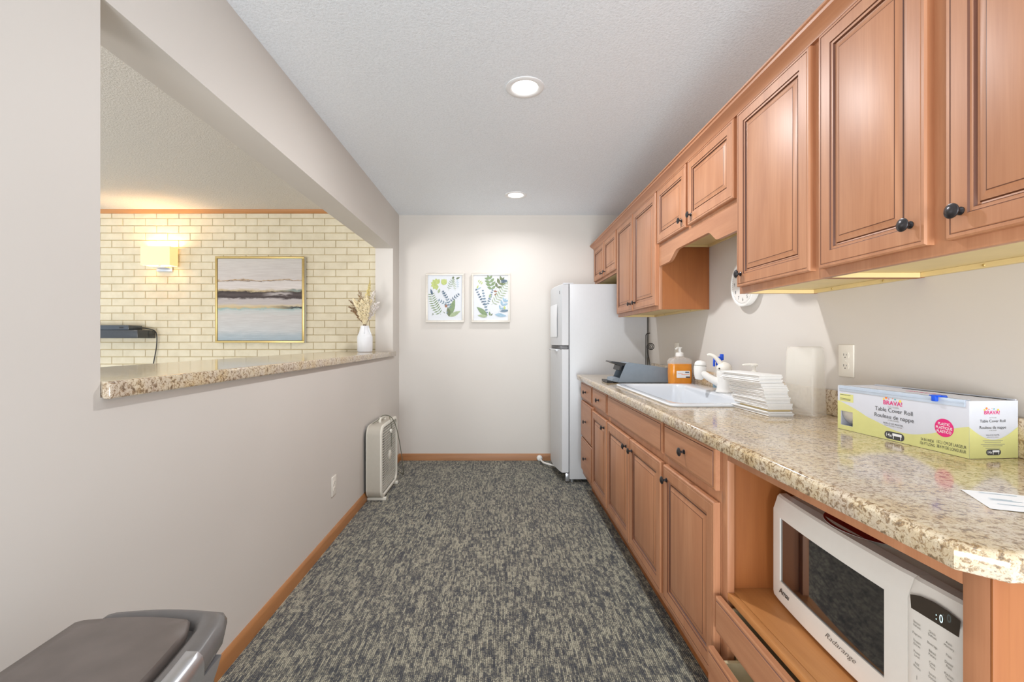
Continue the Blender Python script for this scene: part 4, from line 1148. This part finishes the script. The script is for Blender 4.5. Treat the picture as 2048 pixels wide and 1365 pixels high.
# ------------------------------------------------------------------ floating shelf, cable box, cord
off = (-3.6, YBR, 1.215)
bm = BM(); box(bm, -4.05, -3.285, 4.13, YBR - .002, 1.213, 1.287, .003)
sh = make('wall_shelf', bm, M['shelf'], None); tag(sh, 'black floating shelf on the brick wall under the cable box', 'shelf')
bx_ = thing('cable_box', 'slim black media box on the floating shelf', 'electronics', (-3.6, 4.2, 1.288))
bm = BM(); box(bm, -4.0, -3.375, 4.14, 4.30, 1.2885, 1.332, .003); make('box_case', bm, M['boxb'], bx_, (-3.6, 4.2, 1.288))
bm = BM(); box(bm, -3.46, -3.42, 4.1385, 4.1399, 1.302, 1.316, .0003); make('port', bm, M['dark'], bx_, (-3.6, 4.2, 1.288))
bm = BM(); tube(bm, [(-3.376, 4.25, 1.310), (-3.32, 4.27, 1.306), (-3.262, 4.30, 1.285), (-3.250, 4.315, 1.235), (-3.262, 4.325, 1.12), (-3.295, 4.33, .96), (-3.32, 4.33, .80)], .0045, 8, 0, 6)
co = make('power_cord', bm, M['dark']); tag(co, 'black cord hanging from the cable box down the brick wall', 'cord')

# ------------------------------------------------------------------ vase with dried stems
vx, vy, vz = -1.192, 4.03, LZ
bm = BM()
prof = [(.055, 0), (.062, .003), (.065, .010), (.066, .060), (.066, .132), (.063, .142), (.056, .160), (.046, .185), (.039, .210), (.036, .228), (.0375, .232), (.034, .232), (.033, .20), (.04, .17), (.03, .16)]
lathe(bm, (0, 0, 0), prof, 40)
for v_ in bm.verts:   # pinched neck facing the kitchen
    if .150 < v_.co.z < .226 and v_.co.x > .01 and v_.co.y < -.005:
        k = math.sin(PI * (v_.co.z - .150) / .076); v_.co.x -= .010 * k; v_.co.y += .012 * k
va = make('vase', bm, M['vase']); va.location = (vx, vy, vz + .0002)
tag(va, 'white ceramic vase of dried grasses standing at the far end of the ledge', 'vase')
def plume(tip, mat, dens, ln, fl, label, seed, fat=1.0):
    rg = random.Random(seed); bm = BM(); fl *= 1.7; dens = int(dens * 2.2); fat *= 1.35
    tip = Vector(tip); b0 = Vector((rg.uniform(-.012, .012), rg.uniform(-.012, .012), .172))
    mid = Vector((tip.x * .30, tip.y * .30, .25 + .25 * (tip.z - .25)))
    pts = [b0, Vector((b0.x * .8 + tip.x * .06, b0.y * .8 + tip.y * .06, .236)), mid, (mid + tip) / 2 + Vector((0, 0, .02)), tip]
    tube(bm, pts, [.0016, .0007], 6, 1, 5)
    path = []
    for i in range(len(pts) - 1):
        for k in range(12): path.append(pts[i].lerp(pts[i + 1], k / 12))
    n0 = int(len(path) * (1 - ln)); sel = path[n0:]
    for q in range(dens):
        t_ = q / dens; p = sel[min(int(t_ * len(sel)), len(sel) - 1)]
        wdt = fat * (.030 * math.sin(PI * min(1, t_ * .85 + .12)) + .004)
        a = rg.uniform(0, 2 * PI); d = Vector((math.cos(a), math.sin(a), rg.uniform(.5, 1.6))).normalized()
        e = p + d * wdt * rg.uniform(.5, 1.1)
        s_ = fl * rg.uniform(.7, 1.2); u_, w_ = axes(d)
        q0 = p.lerp(e, .35)
        vs_ = [bm.verts.new(q0), bm.verts.new(q0.lerp(e, .5) + u_ * s_), bm.verts.new(q0.lerp(e, .5) - u_ * s_ * .6 + w_ * s_ * .8), bm.verts.new(q0.lerp(e, .5) - u_ * s_ * .6 - w_ * s_ * .8), bm.verts.new(e)]
        for a_, b_ in ((1, 2), (2, 3), (3, 1)): bm.faces.new([vs_[0], vs_[b_], vs_[a_]]); bm.faces.new([vs_[4], vs_[a_], vs_[b_]])
    o = make('dried_stem', bm, [mat, M['stem']], None, None, 60)
    o.location = (vx, vy, vz); tag(o, label, 'dried flower', 'dried stems in the white vase')
cream = 'cream feathery dried plume in the middle of the vase bouquet'
for i, tp in enumerate([(-.10, -.02, .47), (-.06, .03, .50), (-.02, -.04, .46), (.03, -.03, .50), (.06, .02, .48), (.0, .05, .53), (-.07, -.05, .42), (.05, -.06, .42)]): plume(tp, M['plume'], 170, .72, .0030, cream, i)
plume((.045, .01, .64), M['plumey'], 150, .55, .0026, 'tall yellowish dried spike rising highest from the vase', 20, .7)
for i, tp in enumerate([(.13, .0, .44), (.12, .03, .40), (.09, .02, .55)]): plume(tp, M['plumew'], 70, .55, .0022, 'sparse white dried sprig leaning right out of the vase', 30 + i, 1.1)
for i, tp in enumerate([(-.15, .0, .40), (-.15, .02, .46), (-.12, -.03, .36), (-.06, .02, .55)]): plume(tp, M['plumeb'], 60, .55, .0018, 'thin brown dried twig leaning left out of the vase', 40 + i, 1.0)

# ------------------------------------------------------------------ box fan
off = (-.92, 3.59, 0)
fn = thing('box_fan', 'cream square box fan standing on the carpet against the left wall', 'fan', off)
fx0, fx1, fy0, fy1, fz0, fz1 = -.978, -.862, 3.335, 3.850, .022, .560
bm = BM()
def RL(x, ins, r): return [(x, a, b) for a, b in rrect(fy0 + ins, fy1 - ins, fz0 + ins, fz1 - ins, r, 8)]
loops(bm, [RL(fx0, .012, .06), RL(fx0, .0, .07), RL(fx1 - .012, .0, .07), RL(fx1 - .012, .006, .066), RL(fx0 + .004, .006, .066)])
make('fan_case', bm, M['fangrey'], fn, off)
bm = BM()
loops(bm, [RL(fx1 - .014, -.0015, .072), RL(fx1 - .004, -.0025, .073), RL(fx1, .004, .07), RL(fx1, .018, .06), RL(fx1 - .004, .022, .058), RL(fx1 - .012, .022, .058)])
make('front_rim', bm, M['fanwhite'], fn, off)
bm = BM(); loops(bm, [RL(fx0 - .002, .002, .07), RL(fx0 + .008, -.002, .072), RL(fx0 + .008, .004, .07)]); make('back_rim', bm, M['fanwhite'], fn, off)
def inside(a, b, r=.056):
    A0, A1, B0, B1 = fy0 + .020, fy1 - .020, fz0 + .020, fz1 - .020
    ca = min(max(a, A0 + r), A1 - r); cb_ = min(max(b, B0 + r), B1 - r)
    return A0 <= a <= A1 and B0 <= b <= B1 and math.hypot(a - ca, b - cb_) <= r
def gx(a, b):
    d = max(abs(a - (fy0 + fy1) / 2), abs(b - (fz0 + fz1) / 2)) / .25
    return fx1 - .003 - .012 * max(0, min(1, (d - .55) / .45)) ** 1.5 if False else fx1 - .004 - .010 * (max(0, min(1, (1 - d) / .25)) < 1) * (1 - max(0, min(1, (1 - d) / .25)))
def ribbon(bm, pts, dv, th=.0005):
    dv = Vector(dv); t_ = Vector((th, 0, 0)); ls = [[Vector(p) - dv - t_, Vector(p) + dv - t_, Vector(p) + dv + t_, Vector(p) - dv + t_] for p in pts]
    loops(bm, ls, True, True)
bm = BM(); n = 27
for i in range(n):
    a = fy0 + .02 + (fy1 - fy0 - .04) * i / (n - 1)
    bb = [fz0 + .02 + (fz1 - fz0 - .04) * j / 60 for j in range(61)]
    seg = [b for b in bb if inside(a, b)]
    if len(seg) > 2: ribbon(bm, [(gx(a, b), a, b) for b in seg[::6] + [seg[-1]]], (0, .0020, 0))
    b = fz0 + .02 + (fz1 - fz0 - .04) * i / (n - 1)
    aa = [fy0 + .02 + (fy1 - fy0 - .04) * j / 60 for j in range(61)]
    seg = [a_ for a_ in aa if inside(a_, b)]
    if len(seg) > 2: ribbon(bm, [(gx(a_, b), a_, b) for a_ in seg[::6] + [seg[-1]]], (0, 0, .0022))
lathe(bm, (fx1 - .007, (fy0 + fy1) / 2, (fz0 + fz1) / 2), [(.038, 0), (.038, .006), (.034, .008), (0, .008)], 28, (1, 0, 0))
make('front_grille', bm, M['fanwhite'], fn, off)
bm = BM(); cyf, czf = (fy0 + fy1) / 2, (fz0 + fz1) / 2
lathe(bm, (fx0 + .02, cyf, czf), [(.05, 0), (.05, .05), (.04, .058)], 24, (1, 0, 0))
for k in range(5):
    a0 = 2 * PI * k / 5; ls = []
    for rr in (.045, .10, .16, .215):
        sp_ = .34 + .10 * (rr / .2); row = []
        for q in range(7):
            t_ = q / 6; a = a0 + sp_ * (t_ - .5) * 2.2 * (.8 + .3 * rr / .2); row.append((fx0 + .030 + .040 * t_, cyf + rr * math.cos(a), czf + rr * math.sin(a)))
        ls.append(row)
    vs = [[bm.verts.new(p) for p in R_] for R_ in ls]
    for i in range(3):
        for j in range(6): bm.faces.new([vs[i][j], vs[i + 1][j], vs[i + 1][j + 1], vs[i][j + 1]])
make('fan_blades', bm, M['fanshade'], fn, off)
bm = BM()
loops(bm, [RL(fx0 + .0035, .008, .06), RL(fx0 + .006, .008, .06)], True, True); make('back_panel', bm, M['fanshade'], fn, off)  # dark sheet in place of the shaded wall behind an open back grille
bm = BM(); tube(bm, [(-.92, 3.50, fz1), (-.92, 3.50, fz1 + .020), (-.92, 3.52, fz1 + .030), (-.92, 3.62, fz1 + .030), (-.92, 3.64, fz1 + .020), (-.92, 3.64, fz1)], .011, 10, 0, 3)
make('carry_handle', bm, M['fanwhite'], fn, off)
for yy in (3.40, 3.79):
    bm = BM(); box(bm, -.985, -.845, yy - .015, yy + .015, 0.0005, .0225, .004); make('foot', bm, M['fanwhite'], fn, off)
bm = BM(); lathe(bm, (fx1 - .002, 3.60, fz0 + .455), [(.018, 0), (.016, .012), (0, .013)], 18, (1, 0, 0)); make('speed_knob', bm, M['fanwhite'], fn, off)
bm = BM(); tube(bm, [(-.955, 3.43, fz1 + .006), (-.93, 3.47, fz1 + .022), (-.91, 3.55, fz1 + .046), (-.87, 3.62, fz1 + .028), (-.845, 3.68, .52), (-.835, 3.76, .40), (-.83, 3.86, .22), (-.835, 3.95, .07), (-.86, 4.05, .006), (-.95, 4.2, .005), (-.96, 4.4, .005)], .0032, 8, 0, 6)
make('power_cord', bm, M['cord'], fn, off)
bm = BM(); tube(bm, [(-.87, 3.60, fz1 + .030), (-.857, 3.61, .50), (-.856, 3.61, .35)], .0026, 8, 0, 5); make('cord_loop', bm, M['cord'], fn, off)

# ------------------------------------------------------------------ step bin
off = (-.66, .64, 0)
bn = thing('trash_bin', 'brown-grey plastic bin with steel front band in the bottom left corner', 'trash can', off)
def arcx(y, base, bulge): s = (y - .38) / (.905 - .38); return base + bulge * math.sin(PI * s)
def outline(xl, base, bulge, y0, y1, n=16, cr=.015):
    pts = [(xl, y1), (xl, y0)]
    for i in range(n + 1):
        y = y0 + (y1 - y0) * i / n; pts.append((arcx(y, base, bulge) - (.006 if i in (0, n) else 0), y - (.004 if i == n else 0)))
    xr = arcx(y1, base, bulge) - .014
    for i in range(9):
        x = xr + (xl + .01 - xr) * i / 8; pts.append((x, y1 + .004 + .014 * math.sin(PI * (.12 + .8 * i / 8))))
    return pts
bm = BM()
def ring(xl, base, bulge, y0, y1, z): return [(a, b, z) for a, b in outline(xl, base, bulge, y0, y1)]
loops(bm, [ring(-.755, -.570, .030, .42, .865, .001), ring(-.77, -.550, .034, .395, .893, .60), ring(-.77, -.550, .034, .395, .893, .618)], True, True)
make('bin_body', bm, M['binp'], bn, off)
bm = BM()
loops(bm, [ring(-.772, -.546, .034, .390, .898, .600), ring(-.776, -.538, .036, .382, .905, .612), ring(-.776, -.534, .036, .380, .907, .634), ring(-.774, -.540, .036, .384, .903, .648),
           ring(-.768, -.552, .034, .394, .893, .655), ring(-.765, -.572, .032, .402, .885, .655), ring(-.762, -.582, .030, .41, .877, .646), ring(-.76, -.586, .030, .414, .872, .630)], False, True)
make('lid_rim', bm, M['bing'], bn, off, 50)
bm = BM()
loops(bm, [ring(-.812, -.592, .030, .418, .868, .632), ring(-.812, -.590, .030, .416, .870, .650), ring(-.808, -.594, .030, .420, .866, .6565), ring(-.78, -.62, .028, .45, .84, .6595), ring(-.74, -.66, .02, .52, .78, .661)], True, True)
make('lid', bm, M['binp'], bn, off, 50)
bm = BM(); n = 14; ys = [.50 + .285 * i / n for i in range(n + 1)]
secb = [(-.026, .656), (-.024, .6575), (-.004, .6570), (.004, .650), (.0075, .636), (.0070, .612), (.004, .612), (.0045, .634), (.0015, .646)]
vs = [[bm.verts.new((arcx(y, -.540, .036) + a, y, z)) for a, z in secb] for y in ys]
for i in range(n):
    for j in range(len(secb)):
        k = (j + 1) % len(secb); bm.faces.new([vs[i][j], vs[i + 1][j], vs[i + 1][k], vs[i][k]])
bm.faces.new(vs[0]); bm.faces.new(vs[-1][::-1])
make('steel_band', bm, M['steel'], bn, off, 40)
bm = BM()
A = [(.53, .600), (.86, .600), (.84, .585), (.77, .54), (.70, .515), (.58, .51)]
prism(bm, A, lambda a, b, d: (arcx(a, -.546, .034) + d, a, b), .001, .012); make('steel_skirt', bm, M['steel'], bn, off)

# ------------------------------------------------------------------ world, camera, view
w = bpy.data.worlds.new('world'); SC.world = w; w.use_nodes = True
bg = w.node_tree.nodes['Background']; bg.inputs[0].default_value = (.90, .955, 1.0, 1); bg.inputs[1].default_value = 1.02

cam = bpy.data.cameras.new('camera'); cam.sensor_width = 36; cam.lens = 16.0
cam.shift_x = 25 / 2048; cam.shift_y = -1.5 / 2048; cam.clip_start = .02
co = bpy.data.objects.new('camera', cam); C.objects.link(co); co.location = (0, 0, 1.194); co.rotation_euler = (PI / 2, 0, 0)
SC.camera = co
SC.view_settings.view_transform = 'Standard'; SC.view_settings.look = 'None'; SC.view_settings.gamma = 1.0
SC.view_settings.use_curve_mapping = False; SC.view_settings.exposure = 0.52
try:
    SC.cycles.max_bounces = 10; SC.cycles.diffuse_bounces = 6; SC.cycles.transparent_max_bounces = 12; SC.cycles.sample_clamp_indirect = 6
except Exception: pass
